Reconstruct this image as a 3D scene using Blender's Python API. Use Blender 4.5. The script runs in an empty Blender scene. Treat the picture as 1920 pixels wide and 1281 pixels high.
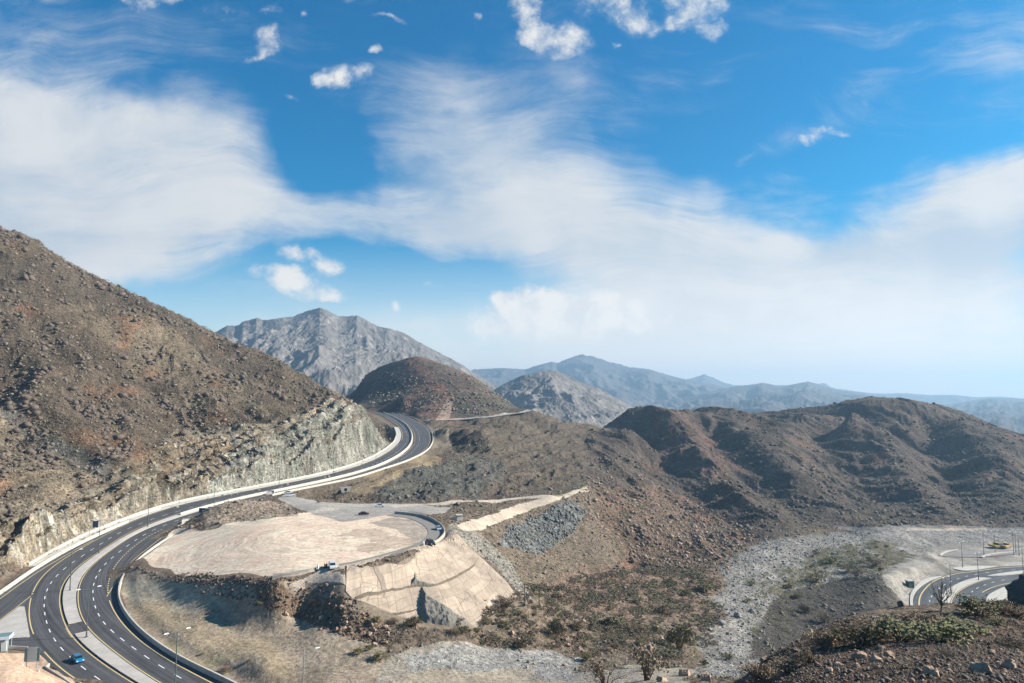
import bpy, bmesh, math, random
import numpy as np
from mathutils import Vector, Matrix
# ------------------------------------------------------------------ camera, sky, sun, exposure
S = bpy.context.scene
F = 1280.0
PITCH = math.atan((750-640.5)/F)
cam = bpy.data.cameras.new('camera'); cam.sensor_width = 36; cam.lens = 24.0
cam.clip_start = 0.5; cam.clip_end = 60000
camo = bpy.data.objects.new('camera', cam); S.collection.objects.link(camo)
camo.location = (0, 0, 0); camo.rotation_euler = (math.pi/2+PITCH, 0, 0)
S.camera = camo
S.render.resolution_x = 1024; S.render.resolution_y = 683
S.view_settings.view_transform = 'Standard'; S.view_settings.look = 'None'
S.view_settings.exposure = 1.04; S.view_settings.gamma = 1.0
SUN_EL = math.radians(30); SUN_AZ = math.radians(84)      # azimuth clockwise from +Y
sdir = Vector((math.sin(SUN_AZ)*math.cos(SUN_EL), math.cos(SUN_AZ)*math.cos(SUN_EL), math.sin(SUN_EL)))
sl = bpy.data.lights.new('sun', 'SUN'); sl.energy = 5.0; sl.angle = math.radians(0.5); sl.color = (1.0, 0.93, 0.83)
so = bpy.data.objects.new('sun', sl); S.collection.objects.link(so)
so.rotation_euler = sdir.to_track_quat('Z', 'Y').to_euler()

cP, sP = math.cos(PITCH), math.sin(PITCH)
def ray(px, py):
    u = (px-960)/F; v = (640.5-py)/F
    d = cP-v*sP
    return u/d, (sP+v*cP)/d                                # X/Y and Z/Y of the line of sight
def proj(X, Y, Z):
    f = Y*cP+Z*sP; f = np.maximum(f, 1e-3)
    return 960+F*X/f, 640.5-F*(Z*cP-Y*sP)/f

# ---- world: Nishita sky with procedural clouds
W = bpy.data.worlds.new("World"); S.world = W; W.use_nodes = True
nt = W.node_tree; N = nt.nodes; L = nt.links; N.clear()
class NB:
    def __init__(s, nt): s.nt = nt
    def n(s, t, **k):
        x = s.nt.nodes.new(t)
        for a, b in k.items(): setattr(x, a, b)
        return x
    def put(s, sock, v):
        if isinstance(v, bpy.types.NodeSocket): s.nt.links.new(v, sock)
        elif v is not None: sock.default_value = v
    def math(s, op, a, b=None, c=None, clamp=False):
        x = s.n('ShaderNodeMath', operation=op, use_clamp=clamp)
        s.put(x.inputs[0], a); s.put(x.inputs[1], b); s.put(x.inputs[2], c)
        return x.outputs[0]
    def vmath(s, op, a, b=None):
        x = s.n('ShaderNodeVectorMath', operation=op); s.put(x.inputs[0], a); s.put(x.inputs[1], b)
        return x.outputs[0]
    def noise(s, vec, scale, detail=6, rough=.55, dist=0, lac=2.0):
        x = s.n('ShaderNodeTexNoise'); s.put(x.inputs['Vector'], vec)
        x.inputs['Scale'].default_value = scale; x.inputs['Detail'].default_value = detail
        x.inputs['Roughness'].default_value = rough; x.inputs['Distortion'].default_value = dist
        x.inputs['Lacunarity'].default_value = lac
        return x
    def mapr(s, v, a, b, c=0., d=1., smooth=True):
        x = s.n('ShaderNodeMapRange', interpolation_type='SMOOTHSTEP' if smooth else 'LINEAR')
        s.put(x.inputs['Value'], v)
        for i, q in zip(('From Min', 'From Max', 'To Min', 'To Max'), (a, b, c, d)): s.put(x.inputs[i], q)
        return x.outputs[0]
    def mix(s, f, a, b, bt='MIX'):
        x = s.n('ShaderNodeMix', data_type='RGBA', blend_type=bt)
        s.put(x.inputs[0], f); s.put(x.inputs[6], a); s.put(x.inputs[7], b)
        return x.outputs[2]
    def mapping(s, v, loc=(0,0,0), rot=(0,0,0), sc=(1,1,1), typ='POINT'):
        x = s.n('ShaderNodeMapping', vector_type=typ); s.put(x.inputs[0], v)
        x.inputs[1].default_value = loc; x.inputs[2].default_value = rot; x.inputs[3].default_value = sc
        return x.outputs[0]
B = NB(nt)
tc = B.n('ShaderNodeTexCoord'); sep = B.n('ShaderNodeSeparateXYZ'); L.new(tc.outputs['Generated'], sep.inputs[0])
ay = B.math('ADD', B.math('ABSOLUTE', sep.outputs[1]), .02)
uu = B.math('DIVIDE', sep.outputs[0], ay); ww = B.math('DIVIDE', sep.outputs[2], ay)
cmb = B.n('ShaderNodeCombineXYZ'); L.new(uu, cmb.inputs[0]); L.new(ww, cmb.inputs[1]); Q = cmb.outputs[0]
sky = B.n('ShaderNodeTexSky', sky_type='NISHITA', sun_disc=False)
sky.sun_elevation = SUN_EL; sky.sun_rotation = SUN_AZ; sky.altitude = 300; sky.air_density = 1.0; sky.dust_density = 0.6; sky.ozone_density = 3.5
def warp(vec, scale, amt, det=4):
    nn = B.noise(vec, scale, det, .55)
    c = B.vmath('SUBTRACT', nn.outputs['Color'], (.5, .5, .5))
    sc = B.n('ShaderNodeVectorMath', operation='SCALE'); L.new(c, sc.inputs[0]); sc.inputs[3].default_value = amt
    return B.vmath('ADD', vec, sc.outputs[0])
def blobs(vec, lst):
    acc = None
    for (px, py, rx, ry, rot, w) in lst:
        a, b = ray(px, py)
        m = B.mapping(vec, (a, b, 0), (0, 0, math.radians(rot)), (rx/F, ry/F, 1), 'TEXTURE')
        g_ = B.n('ShaderNodeTexGradient', gradient_type='SPHERICAL'); L.new(m, g_.inputs[0])
        x = B.math('MULTIPLY', g_.outputs['Fac'], w)
        acc = x if acc is None else B.math('ADD', acc, x)
    return acc
Qw = warp(warp(warp(Q, 2.2, .14), 8., .05), 26., .018)
veil = blobs(Qw, [
 (150,330,430,240,0,1.5),(60,215,330,110,-8,.8),(400,280,240,130,-22,1.0),(120,450,420,120,0,1.2),(470,385,230,90,10,.8),(300,470,200,60,10,.5),(20,380,300,250,0,.8),
 (850,210,230,120,-25,.55),(930,290,300,130,-25,.75),(1030,370,420,140,-12,1.0),(800,420,420,70,0,1.0),(1150,460,520,110,-6,1.1),
 (1350,480,450,130,-4,1.2),(1650,600,650,190,0,1.5),(1830,410,330,130,12,1.7),(1900,345,220,70,16,1.1),(1750,500,400,120,0,.8),(1250,570,500,110,0,.9),(1150,640,600,110,0,.9),(1500,700,900,100,0,1.3),
 (950,580,300,60,0,.35),(850,690,600,70,0,.5),
 (1870,120,210,60,14,.55),(1490,270,160,36,14,.55),(1600,190,60,50,0,.3),(1500,10,140,26,10,.4),(90,10,130,36,0,.9),(1080,180,70,90,-60,.35),
 (720,512,170,14,-3,.45),(350,545,90,9,-3,.5),(480,590,80,30,0,.3),
 (610,300,110,100,0,-1.3),(640,360,90,50,0,-.6),(720,505,330,45,-4,-.8),(330,570,300,60,0,-.8),(780,560,230,50,0,-.5),(1330,300,180,70,-20,-.5)])
# fibres fan out: one set leans up to the right, the other lies flatter towards the right edge
f1 = B.noise(B.mapping(warp(Q, 1.3, .30, 3), (0,0,0), (0,0,math.radians(38)), (1.0, 4.0, 1)), 2.6, 11, .69, .5).outputs['Fac']
f2 = B.noise(B.mapping(warp(Q, 1.8, .22, 3), (3,0,0), (0,0,math.radians(-8)), (1.0, 4.2, 1)), 2.8, 11, .69, .5).outputs['Fac']
side = B.mapr(uu, -.35, .30)
xf = B.n('ShaderNodeMix', data_type='FLOAT'); L.new(side, xf.inputs[0]); L.new(f1, xf.inputs[2]); L.new(f2, xf.inputs[3]); n1 = xf.outputs[0]
n2 = B.noise(warp(Q, 5., .08), 10., 9, .60).outputs['Fac']
big = B.noise(warp(Q, 2., .1), 3.0, 5, .5).outputs['Fac']
v = B.math('ADD', veil, B.math('MULTIPLY', B.math('SUBTRACT', n1, .5), 2.3))
v = B.math('ADD', v, B.math('MULTIPLY', B.math('SUBTRACT', n2, .5), .5))
v = B.math('ADD', v, B.math('MULTIPLY', B.math('SUBTRACT', big, .5), 1.0))
veilm = B.math('MULTIPLY', B.mapr(v, -.10, 1.45), .97)
n4 = n1
Qc = warp(warp(Q, 9., .045), 34., .026)
cum = blobs(Qc, [
 (1045,88,84,48,-6,1.7),(1005,70,60,40,0,1.0),(982,32,44,40,-35,1.6),(1150,26,96,54,0,1.4),(1060,4,50,24,0,1.1),(1190,66,46,30,0,1.1),(1298,30,74,58,0,2.0),(1330,75,40,22,0,1.5),(1250,60,40,20,0,1.0),
 (645,155,74,30,10,1.7),(600,160,30,14,0,1.2),(515,95,38,40,40,1.4),(486,124,34,12,25,1.3),(522,40,26,18,0,1.3),(300,18,60,34,0,1.2),(345,6,30,26,0,1.2),(243,8,30,18,0,1.1),(660,10,40,26,0,.9),(735,46,46,9,-10,1.3),(708,100,16,16,-30,1.6),(898,48,10,14,0,1.1),(558,192,20,10,-20,1.1),(580,46,14,12,0,1.1),(430,50,80,30,0,.6),
 (575,540,100,34,-22,1.7),(545,520,60,26,-20,1.3),(570,478,60,26,-20,1.3),(615,500,60,32,-15,1.4),(640,510,46,22,0,1.2),(620,565,60,18,0,1.2),(490,505,24,22,0,.9),
 (1060,604,220,54,0,3.2),(985,572,90,44,0,2.8),(1070,566,90,36,0,2.4),(1165,592,110,38,0,2.6),(940,570,30,26,0,1.6),(920,625,110,34,0,1.0),(880,650,90,20,0,.8),(1290,555,60,20,0,.8),(1380,560,60,12,0,.6),(800,543,40,9,0,1.0),(745,583,16,10,0,1.0),
 (1495,276,50,18,10,1.1),(1545,258,60,12,-5,1.0),(1605,195,26,44,0,.7),(1400,300,60,14,20,.6),(1150,100,14,10,0,.8),(1020,150,20,8,0,.8),(1120,160,12,10,0,.8)])
n3 = B.noise(warp(Q, 12., .03), 26., 10, .66).outputs['Fac']
cumv = B.math('ADD', B.math('MULTIPLY', cum, .85), B.math('MULTIPLY', B.math('SUBTRACT', n3, .5), 4.6))
gate = B.mapr(cum, .0, .7)
cumm = B.math('MULTIPLY', B.mapr(cumv, -.1, 2.0), gate)
dens = B.math('MAXIMUM', veilm, B.math('MULTIPLY', cumm, .98))
dens = B.math('MULTIPLY', dens, B.mapr(sep.outputs[1], -.25, .15, .25, 1.))
hs = B.n('ShaderNodeHueSaturation'); L.new(sky.outputs[0], hs.inputs['Color']); hs.inputs['Saturation'].default_value = 1.35; hs.inputs['Value'].default_value = .92; hs.inputs['Hue'].default_value = .488
shade = B.noise(warp(Q, 8., .05), 16., 7, .6).outputs['Fac']
ccol = B.mix(B.mapr(B.math('ADD', B.math('MULTIPLY', big, .6), B.math('MULTIPLY', n4, .4)), .40, .58), (3.3, 3.8, 4.4, 1), (4.9, 4.95, 5.0, 1))
cshade = B.noise(B.mapping(warp(Q, 9., .03), (0, .012, 0)), 26., 6, .6).outputs['Fac']
ccol = B.mix(B.math('MULTIPLY', cumm, B.mapr(cshade, .36, .58)), ccol, (5.6, 5.5, 5.35, 1))
skyb = B.mix(1., hs.outputs[0], (.03, .84, .96, 1), 'MULTIPLY')
skyc = B.mix(dens, skyb, ccol)
hor = B.mapr(ww, .26, -.02)
skyc = B.mix(B.math('MULTIPLY', hor, .85), skyc, (7.6, 7.2, 6.7, 1))
bg = B.n('ShaderNodeBackground'); L.new(skyc, bg.inputs[0]); bg.inputs[1].default_value = 0.08
wo = B.n('ShaderNodeOutputWorld'); L.new(bg.outputs[0], wo.inputs[0])
W.cycles.sampling_method = 'MANUAL'; W.cycles.sample_map_resolution = 512
#CAMEND
rnd = random.Random(7); R = np.random.RandomState(11)
# ------------------------------------------------------------------ numeric helpers
def _hash(ix, iy, seed):
    h = (ix.astype(np.int64)*374761393+iy.astype(np.int64)*668265263+seed*974711) & 0xffffffff
    h = ((h ^ (h >> 13))*1274126177) & 0xffffffff
    return ((h ^ (h >> 16)) & 0xffff).astype(np.float32)/65535.
def pnoise(x, y, seed=0):                                  # gradient noise about -1..1
    x0 = np.floor(x); y0 = np.floor(y); fx = (x-x0).astype(np.float32); fy = (y-y0).astype(np.float32)
    ix = x0.astype(np.int64); iy = y0.astype(np.int64)
    def gr(i, j, dx, dy):
        a = _hash(i, j, seed)*6.2831853
        return np.cos(a)*dx+np.sin(a)*dy
    ux = fx*fx*fx*(fx*(fx*6-15)+10); uy = fy*fy*fy*(fy*(fy*6-15)+10)
    a = gr(ix, iy, fx, fy); b = gr(ix+1, iy, fx-1, fy); c = gr(ix, iy+1, fx, fy-1); d = gr(ix+1, iy+1, fx-1, fy-1)
    return 1.5*((a+(b-a)*ux)*(1-uy)+(c+(d-c)*ux)*uy)
def fbm(x, y, oct=5, seed=0, gain=.5, ridged=False):
    s = 0; a = 1.; t = 0
    for o in range(oct):
        n = pnoise(x+o*17.3, y-o*9.1, seed+o*7)
        if ridged: n = 1-2*np.abs(n)
        s = s+a*n; t += a; a *= gain; x = x*2.03; y = y*2.03
    return s/t
def sstep(x, a, b):
    t = np.clip((x-a)/(b-a), 0, 1); return t*t*(3-2*t)
def inpoly(px, py, poly):
    r = np.zeros(px.shape, bool); n = len(poly)
    for i in range(n):
        x1, y1 = poly[i]; x2, y2 = poly[(i+1) % n]
        if y1 == y2: continue
        c = ((y1 > py) != (y2 > py)) & (px < (x2-x1)*(py-y1)/(y2-y1)+x1)
        r ^= c
    return r
def seg_dist(X, Y, pts, closed=True):
    d = np.full(X.shape, 1e9, np.float32); n = len(pts)
    for i in range(n if closed else n-1):
        ax, ay_ = pts[i][:2]; bx, by = pts[(i+1) % n][:2]
        ex, ey = bx-ax, by-ay_; l = ex*ex+ey*ey+1e-9
        t = np.clip(((X-ax)*ex+(Y-ay_)*ey)/l, 0, 1)
        d = np.minimum(d, np.hypot(X-ax-t*ex, Y-ay_-t*ey))
    return d
# ------------------------------------------------------------------ the road's long profile and its lines
GY = [100,160,211,260,324,372,450,520,600,700,800,1000]
GZ = [-66,-64.0,-62,-59.5,-55.5,-52.5,-48,-43,-37,-26,-19,-10]
def g(Y): return np.interp(Y, GY, GZ)
def ung(px, py):
    a, b = ray(px, py); lo, hi = 50., 1500.
    for _ in range(45):
        m = (lo+hi)/2
        if b*m < g(m): hi = m
        else: lo = m
    return np.array([a*lo, lo, float(g(lo))])
def unz(px, py, z):
    a, b = ray(px, py); Y = z/b
    return np.array([a*Y, Y, z])
def smoothline(P, step=4., sig=2.0):
    P = np.array(P, float); d = np.r_[0, np.cumsum(np.hypot(*np.diff(P[:, :2], axis=0).T))]
    n = max(3, int(d[-1]/step)+1); t = np.linspace(0, d[-1], n)
    Q_ = np.stack([np.interp(t, d, P[:, k]) for k in range(3)], 1)
    if sig > 0:
        k = np.arange(-int(3*sig), int(3*sig)+1); w = np.exp(-k*k/(2*sig*sig)); w /= w.sum()
        pad = len(k)//2
        for c_ in range(2):
            e = np.r_[2*Q_[0, c_]-Q_[1:pad+1, c_][::-1], Q_[:, c_], 2*Q_[-1, c_]-Q_[-pad-1:-1, c_][::-1]]
            Q_[:, c_] = np.convolve(e, w, 'valid')
    Q_[:, 2] = g(Q_[:, 1]) if P.shape[1] > 2 and abs(P[0, 2]-g(P[0, 1])) < .01 else Q_[:, 2]
    return Q_
tL1 = [(268,1355),(196,1310),(155,1281),(130,1268),(104,1247),(73,1212.5),(64.5,1196),(56,1177),(53,1146),(57,1118),(72,1087),(91,1068),(119,1047),(141,1035),(169,1018),(188,1008),(219,991),(250,977),(282,964.5),(326,950),(376,938),(432,927),(480,917.5),(600,894),(668,876),(709,860),(735,844),(752,829),(756,815),(751,803),(736,791),(718,780),(690,770)]
tL2 = [(365,1350),(292,1305),(247,1281),(203.5,1252.6),(163,1224),(134.6,1196),(122,1176),(113,1146),(109.6,1127),(112,1105),(120.5,1087),(138,1068),(163,1049),(194,1029),(225,1008),(250,993),(275.5,983),(313,969),(344,960),(391,947),(438,936),(480,927),(600,902.7),(654.6,890.5),(695.6,878),(731,862.5),(756,846.7),(769,833),(773,819),(768,805.7),(753,793),(731,781.5),(709,772),(690,766.3),(672,762)]
tR1 = [(418,1348),(345,1306),(300.6,1281),(250.5,1249.5),(213,1220),(178.5,1193),(166,1180.6),(153.4,1162),(147,1140),(144.6,1121),(147,1099),(153.4,1083.5),(166,1065),(188,1046),(219,1024),(244,1007),(263,996),(300.6,980.5),(344,967),(407,948),(480,930),(600,906),(654.6,893.5),(695.6,881.5),(736.6,866),(764,848),(777,833),(778.5,816.7),(772,803),(756,790.7),(734,779),(709,769.7),(690,764.7),(672,760.6)]
tR2 = [(515,1340),(440,1302),(397.6,1281),(344,1254),(300.6,1229),(260,1201),(232,1174),(216,1152),(203.5,1127),(200,1110),(202,1093),(208,1074),(216,1058.5),(232,1041),(250.5,1024),(269,1010),(294,996),(322.5,984),(373,966),(425,949),(475,936),(525,924),(600,909),(654.6,898),(709,881),(753,867),(786,852),(800,841),(807,827.6),(806,814),(799,801.6),(775,787),(753,777.5),(731,769.5),(709,764.3),(685,759.5)]
wL1, wL2, wR1, wR2 = [smoothline([ung(*p) for p in t], 4, 2.2) for t in (tL1, tL2, tR1, tR2)]
def offset(P, d):                                          # to the right of travel for d>0
    T = np.gradient(P[:, :2], axis=0); T /= np.hypot(T[:, 0], T[:, 1])[:, None]
    O = P.copy(); O[:, 0] += T[:, 1]*d; O[:, 1] -= T[:, 0]*d; O[:, 2] = g(O[:, 1])
    return O
def resamp(P, n):
    d = np.r_[0, np.cumsum(np.hypot(*np.diff(P[:, :2], axis=0).T))]; t = np.linspace(0, d[-1], n)
    return np.stack([np.interp(t, d, P[:, k]) for k in range(3)], 1)
# right parapet top line in the photo
tR3 = [(548,1335),(470,1301),(438,1281),(391,1260),(344,1238.5),(313,1220),(282,1198),(257,1176),(238,1154),(225,1132),(220,1112),(222,1096),(230,1077),(241,1065),(257,1049),(275.5,1033),(300.6,1016),(322,1003)]
wR3 = smoothline([ung(px, py+5) for px, py in tR3], 4, 2)
outL = offset(wL1, -1.2); outR = offset(wR2, 1.6)
# ------------------------------------------------------------------ terrain control points: photo direction + distance
CP = [
(0,1281,150),(30,1250,160),(-150,1281,150),(0,1400,120),(0,1060,236),(0,1000,255),(0,900,300),(0,800,360),(0,740,400),(0,650,430),(0,550,465),(0,470,495),(0,428,515),(0,500,700),(0,620,1500),
(-150,1150,192),(-150,1050,220),(-150,900,270),(-150,700,370),(-150,500,440),(-150,370,500),(-150,480,800),
(100,1020,252),(100,980,265),(100,880,310),(100,790,372),(100,700,420),(100,600,470),(100,530,505),(100,480,530),(100,560,720),
(200,965,316),(200,930,326),(200,865,352),(200,800,392),(200,700,450),(200,600,510),(200,527,555),(200,610,740),
(300,935,350),(300,900,367),(300,850,392),(300,800,420),(300,740,457),(300,650,515),(300,559,585),(300,640,780),
(400,918,382),(400,880,395),(400,830,417),(400,780,447),(400,700,510),(400,640,570),(400,605,620),(400,680,800),(60,455,525),(150,508,545),(250,536,570),(350,581,600),(450,629,610),(550,685,585),
(500,903,405),(500,870,417),(500,820,440),(500,770,470),(500,700,540),(500,655,600),(500,730,780),
(600,882,440),(600,840,455),(600,790,480),(600,740,520),(600,718,560),(600,775,750),(300,740,1500),(560,800,1100),
(660,866,475),(660,830,482),(660,780,505),(660,748,530),(660,785,700),(700,846,512),(700,820,522),(700,792,542),(700,805,640),(725,838,525),(720,815,535),(640,733,535),(620,724,545),(735,822,545),
(650,742,1120),(690,757,1050),(660,738,1130),(670,727,1120),(680,711,1120),(720,687,1090),(760,673,1050),(700,727,1040),(700,696,1110),(740,680,1070),(780,669,1030),(820,680,1010),(860,694,990),(900,716,950),(940,745,890),(965,768,815),
(740,728,950),(780,705,950),(820,710,920),(860,735,860),(900,745,835),(940,762,810),(740,765,850),(780,770,800),(820,780,760),(850,783,745),(900,780,745),(950,772,770),
(780,745,1400),(900,780,1200),(680,775,1420),(740,750,1400),(1000,820,1300),(600,785,1550),(900,800,1600),
(800,791,715),(900,786,722),(960,779,742),(1000,770,775),(850,797,690),(860,822,610),(872,808,612),(900,818,590),(870,838,575),(830,800,640),(850,845,560),(820,850,550),(800,900,430),(800,870,490),(760,945,355),(760,900,440),(700,935,372),(700,910,415),(640,935,372),
(660,960,315),(900,935,385),(900,900,440),(900,860,520),(900,835,590),(900,800,680),(1000,925,425),(1000,890,500),(1000,850,600),(1000,810,700),(1000,786,760),(1000,768,795),(1050,787,780),(1000,810,950),
(1060,925,430),(1100,905,480),(1100,870,560),(1100,830,680),(1100,803,760),(1100,850,950),(870,985,290),(950,965,335),(1040,932,400),(1095,914,450),(900,990,292),(1060,938,410),
(1180,763,850),(1220,748,855),(1260,742,860),(1320,751,880),(1380,758,900),(1440,767,920),(1500,764,930),(1560,757,930),(1620,747,910),(1690,743,900),(1740,748,890),(1790,768,860),(1860,797,800),(1920,817,760),(2050,850,700),
(1180,800,1200),(1320,790,1250),(1440,800,1300),(1690,785,1250),(1860,850,1100),(2050,880,1000),(1300,830,1600),(1800,830,1600),
(1180,800,740),(1160,850,610),(1170,900,530),(1180,950,455),(1180,1000,395),(1180,1050,340),(1180,1100,290),(1180,1150,250),(1180,1200,205),
(1000,1180,205),(1000,1100,258),(1000,1050,295),(1000,1000,340),(950,1000,315),(1000,965,375),(1100,1200,215),(1100,1100,285),(1100,1000,370),(1100,950,420),
(1300,800,790),(1300,1000,425),(1300,1060,360),(1300,1120,295),(1300,1180,243),(1300,1230,205),
(1400,800,800),(1400,1000,452),(1400,1050,380),(1400,1120,306),(1400,1200,242),
(1500,800,820),(1500,985,497),(1500,1040,408),(1500,1110,330),(1500,1180,272),
(1600,800,850),(1600,990,495),(1600,1040,410),(1700,1000,468),(1700,1050,384),(1800,1050,384),(1800,1114,316),(1700,1110,320),(1900,1040,398),(1900,1110,320),(1700,1140,295),(1800,1140,295),(2050,1060,372),
(1700,985,495),(1800,985,495),(1900,990,480),(1920,900,600),(1920,850,700),(2050,950,520),
(1650,1084,328),(1600,1095,332),(1560,1105,335),(1500,1115,325),(1675,1105,322),(1560,1140,300),(1600,1175,270),(1650,1130,300),
(1400,1281,52),(1440,1235,60),(1500,1197,65),(1560,1170,70),(1650,1150,75),(1750,1146,80),(1850,1140,85),(1920,1130,88),(2050,1110,90),
(1500,1281,42),(1600,1281,38),(1700,1281,34),(1800,1281,32),(1920,1281,30),(1700,1200,52),(1850,1200,52),(1920,1200,50),(1600,1220,50),(2050,1281,30),
(1500,1281,120),(1650,1250,125),(1800,1240,125),(1920,1240,125),(2050,1240,125),(1700,1200,200),(1850,1200,200),(1500,1240,200),(2000,1200,200),(1400,1260,180),
(1300,1281,112),(1300,1255,155),(1200,1281,122),(1200,1255,150),(1200,1230,188),(1100,1281,140),(1100,1245,180),(1000,1281,155),(1000,1240,180),(900,1281,158),(900,1200,190),(900,1240,175),
(960,1500,75),(500,1500,85),(200,1500,100),(1500,1500,25),(1920,1500,20),(1200,1500,60),(960,2100,25),(0,2100,30),(400,2100,30),(-200,1700,70),
(300,1110,221),(400,1150,199),(500,1170,189.3),(600,1190,181),(500,1240,165.4),(600,1281,154),(700,1230,170.5),(800,1240,170.5),(700,1281,155.3),
(300,1052,241),(350,1066,225),(430,1078,214.6),(510,1084,197),(350,1104,218),(430,1128,206),(470,1142,199.5),(470,1106,205),(430,1094,213.6),(560,1118,196),(560,1154,192.5),(620,1132,191),(620,1169,186.5),(700,1203,177.5),(680,1184,181.5),
(600,1060,206),(700,1045,217),(800,1020,237),(822,1000,256),(825,985,272),(790,970,291),(740,963,300),(680,965,298),(600,950,320),(550,935,345),(600,1000,256),(500,1000,258),(400,1010,258),(400,1040,235),(350,1010,275),(500,970,300),(450,990,285),(560,955,318),
(400,952,318),(440,939,325),(490,944,325),(530,957,318),(400,986,290),(440,975,302),(500,962,312),
(645,1076,199),(700,1066,205),(760,1052,213),(805,1036,226),(838,1014,249),(845,990,270),(660,1136,188),(760,1167,186.5),(880,1177,189.5),(925,1173,194.5),(985,1133,213.5),(800,1110,206),(900,1090,222),(740,1110,199),
(870,1005,262),(900,1030,262),(950,1070,248),(1010,1130,222),(860,975,296),(840,965,305),(900,1010,285),
]
def hy(px, py):                                            # mean distance of the right hill slopes
    a_ = np.interp(py, [780, 800, 850, 900, 950, 985, 1010], [830, 800, 692, 600, 520, 470, 430]); b_ = np.interp(py, [780, 800, 850, 900, 950, 985, 1010], [850, 822, 718, 628, 545, 492, 450])
    return a_+(b_-a_)*min(max((px-1400)/120., 0), 1)
for off_, line in ((-46, [(1262,768),(1300,825),(1350,885),(1410,945),(1455,985)]), (42, [(1325,785),(1375,840),(1430,900),(1490,955)]), (-44, [(1360,782),(1420,825),(1490,885),(1570,940),(1640,975)]),
                   (48, [(1500,785),(1540,835),(1592,888),(1650,935),(1705,965)]), (-50, [(1600,770),(1650,805),(1700,862),(1735,915),(1755,955)]), (44, [(1740,795),(1765,850),(1782,905),(1795,950)]),
                   (-46, [(1800,790),(1845,845),(1875,900),(1905,950)]), (40, [(1200,795),(1255,865),(1330,925),(1395,975)]), (42, [(1930,860),(1960,910),(1990,960)])):
    dl = []
    for (ax_, ay__), (bx_, by_) in zip(line[:-1], line[1:]):
        m_ = max(1, int(math.hypot(bx_-ax_, by_-ay__)/17)); dl += [(ax_+(bx_-ax_)*t_/m_, ay__+(by_-ay__)*t_/m_) for t_ in range(m_)]
    for px, py in dl+[line[-1]]: CP.append((px, py, hy(px, py)+.62*off_*min(1., (py-745)/70.)*(1. if py < 930 else .6)))
CP += [(640,1041,220),(560,1041,220),(650,1016,241),(740,1016,241),(560,1016,242),(480,1020,240),(520,1042,221),(700,1000,256),(760,1000,256),(480,1045,219),(420,1045,225),(640,1062,205.1),(560,1067,202.5),(700,985,272),(560,985,273),(640,975,285),(770,985,272),(350,1035,240),(300,1035,251)]
pts = []
for px, py, Y in CP:
    a, b = ray(px, py); pts.append((a, math.log(Y), b*Y))
for P in (outL[::5], outR[::5]):
    for p in P:
        if 120 < p[1] < 860: pts.append((p[0]/p[1], math.log(p[1]), p[2]))
for o_, h_ in ((5., .9), (13., 1.5)):
    for p in offset(wR3, o_)[4:-8:5]: pts.append((p[0]/p[1], math.log(p[1]), g(p[1])+h_))
pts = np.array(pts)
KU, KV, EPS = 1.0, 0.8, 0.014
A = pts[:, :2]*[KU, KV]
def kern(d2): return np.sqrt(d2+EPS*EPS)
n = len(A)
Km = kern(((A[:, None]-A[None])**2).sum(2)); Pm = np.c_[np.ones(n), A]
M_ = np.zeros((n+3, n+3)); M_[:n, :n] = Km-np.eye(n)*3e-4; M_[:n, n:] = Pm; M_[n:, :n] = Pm.T
sol = np.linalg.solve(M_, np.r_[pts[:, 2], 0, 0, 0])
NU, NV = 1500, 1560
U = np.linspace(-.86, .86, NU); LV = np.linspace(math.log(20), math.log(1700), NV)
cu, cv = 340, 380
Uc = np.linspace(U[0], U[-1], cu); Vc = np.linspace(LV[0], LV[-1], cv)
gu, gv = np.meshgrid(Uc*KU, Vc*KV); G_ = np.stack([gu.ravel(), gv.ravel()], 1)
Zc = np.zeros(len(G_))
for i in range(0, len(G_), 20000):
    q = G_[i:i+20000]; d2 = ((q[:, None]-A[None])**2).sum(2)
    Zc[i:i+20000] = kern(d2)@sol[:n]+sol[n]+q@sol[n+1:]
Zc = Zc.reshape(cv, cu)
fi = np.interp(U, Uc, np.arange(cu)); fj = np.interp(LV, Vc, np.arange(cv))
i0 = np.minimum(fi.astype(int), cu-2); ti = (fi-i0)[None]; j0 = np.minimum(fj.astype(int), cv-2); tj = (fj-j0)[:, None]
Z = (Zc[np.ix_(j0, i0)]*(1-ti)+Zc[np.ix_(j0, i0+1)]*ti)*(1-tj)+(Zc[np.ix_(j0+1, i0)]*(1-ti)+Zc[np.ix_(j0+1, i0+1)]*ti)*tj
YY = np.exp(LV)[:, None]*np.ones((1, NU)); XX = U[None]*YY
PX, PY = proj(XX, YY, Z)
# ------------------------------------------------------------------ regions: real ground colour, roughness of relief, stoniness
COL = np.zeros((NV, NU, 3), np.float32); COL[:] = (.155, .128, .10)
AMP = np.ones((NV, NU), np.float32); STN = np.ones((NV, NU), np.float32); REG = np.zeros((NV, NU), np.int8)
wx = fbm(XX/22., YY/22., 4, 3); wy = fbm(XX/22., YY/22., 4, 91)
jscale = np.clip(260./YY, .25, 1.5)
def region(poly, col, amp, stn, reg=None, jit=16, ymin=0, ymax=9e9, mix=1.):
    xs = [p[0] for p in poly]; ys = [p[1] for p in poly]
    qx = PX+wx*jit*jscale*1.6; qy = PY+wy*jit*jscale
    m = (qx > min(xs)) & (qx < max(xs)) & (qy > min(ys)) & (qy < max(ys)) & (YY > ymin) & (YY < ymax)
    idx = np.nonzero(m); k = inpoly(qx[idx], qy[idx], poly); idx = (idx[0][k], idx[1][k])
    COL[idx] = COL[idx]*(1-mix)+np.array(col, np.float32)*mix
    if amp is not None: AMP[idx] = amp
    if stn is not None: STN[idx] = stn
    if reg is not None: REG[idx] = reg
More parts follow.
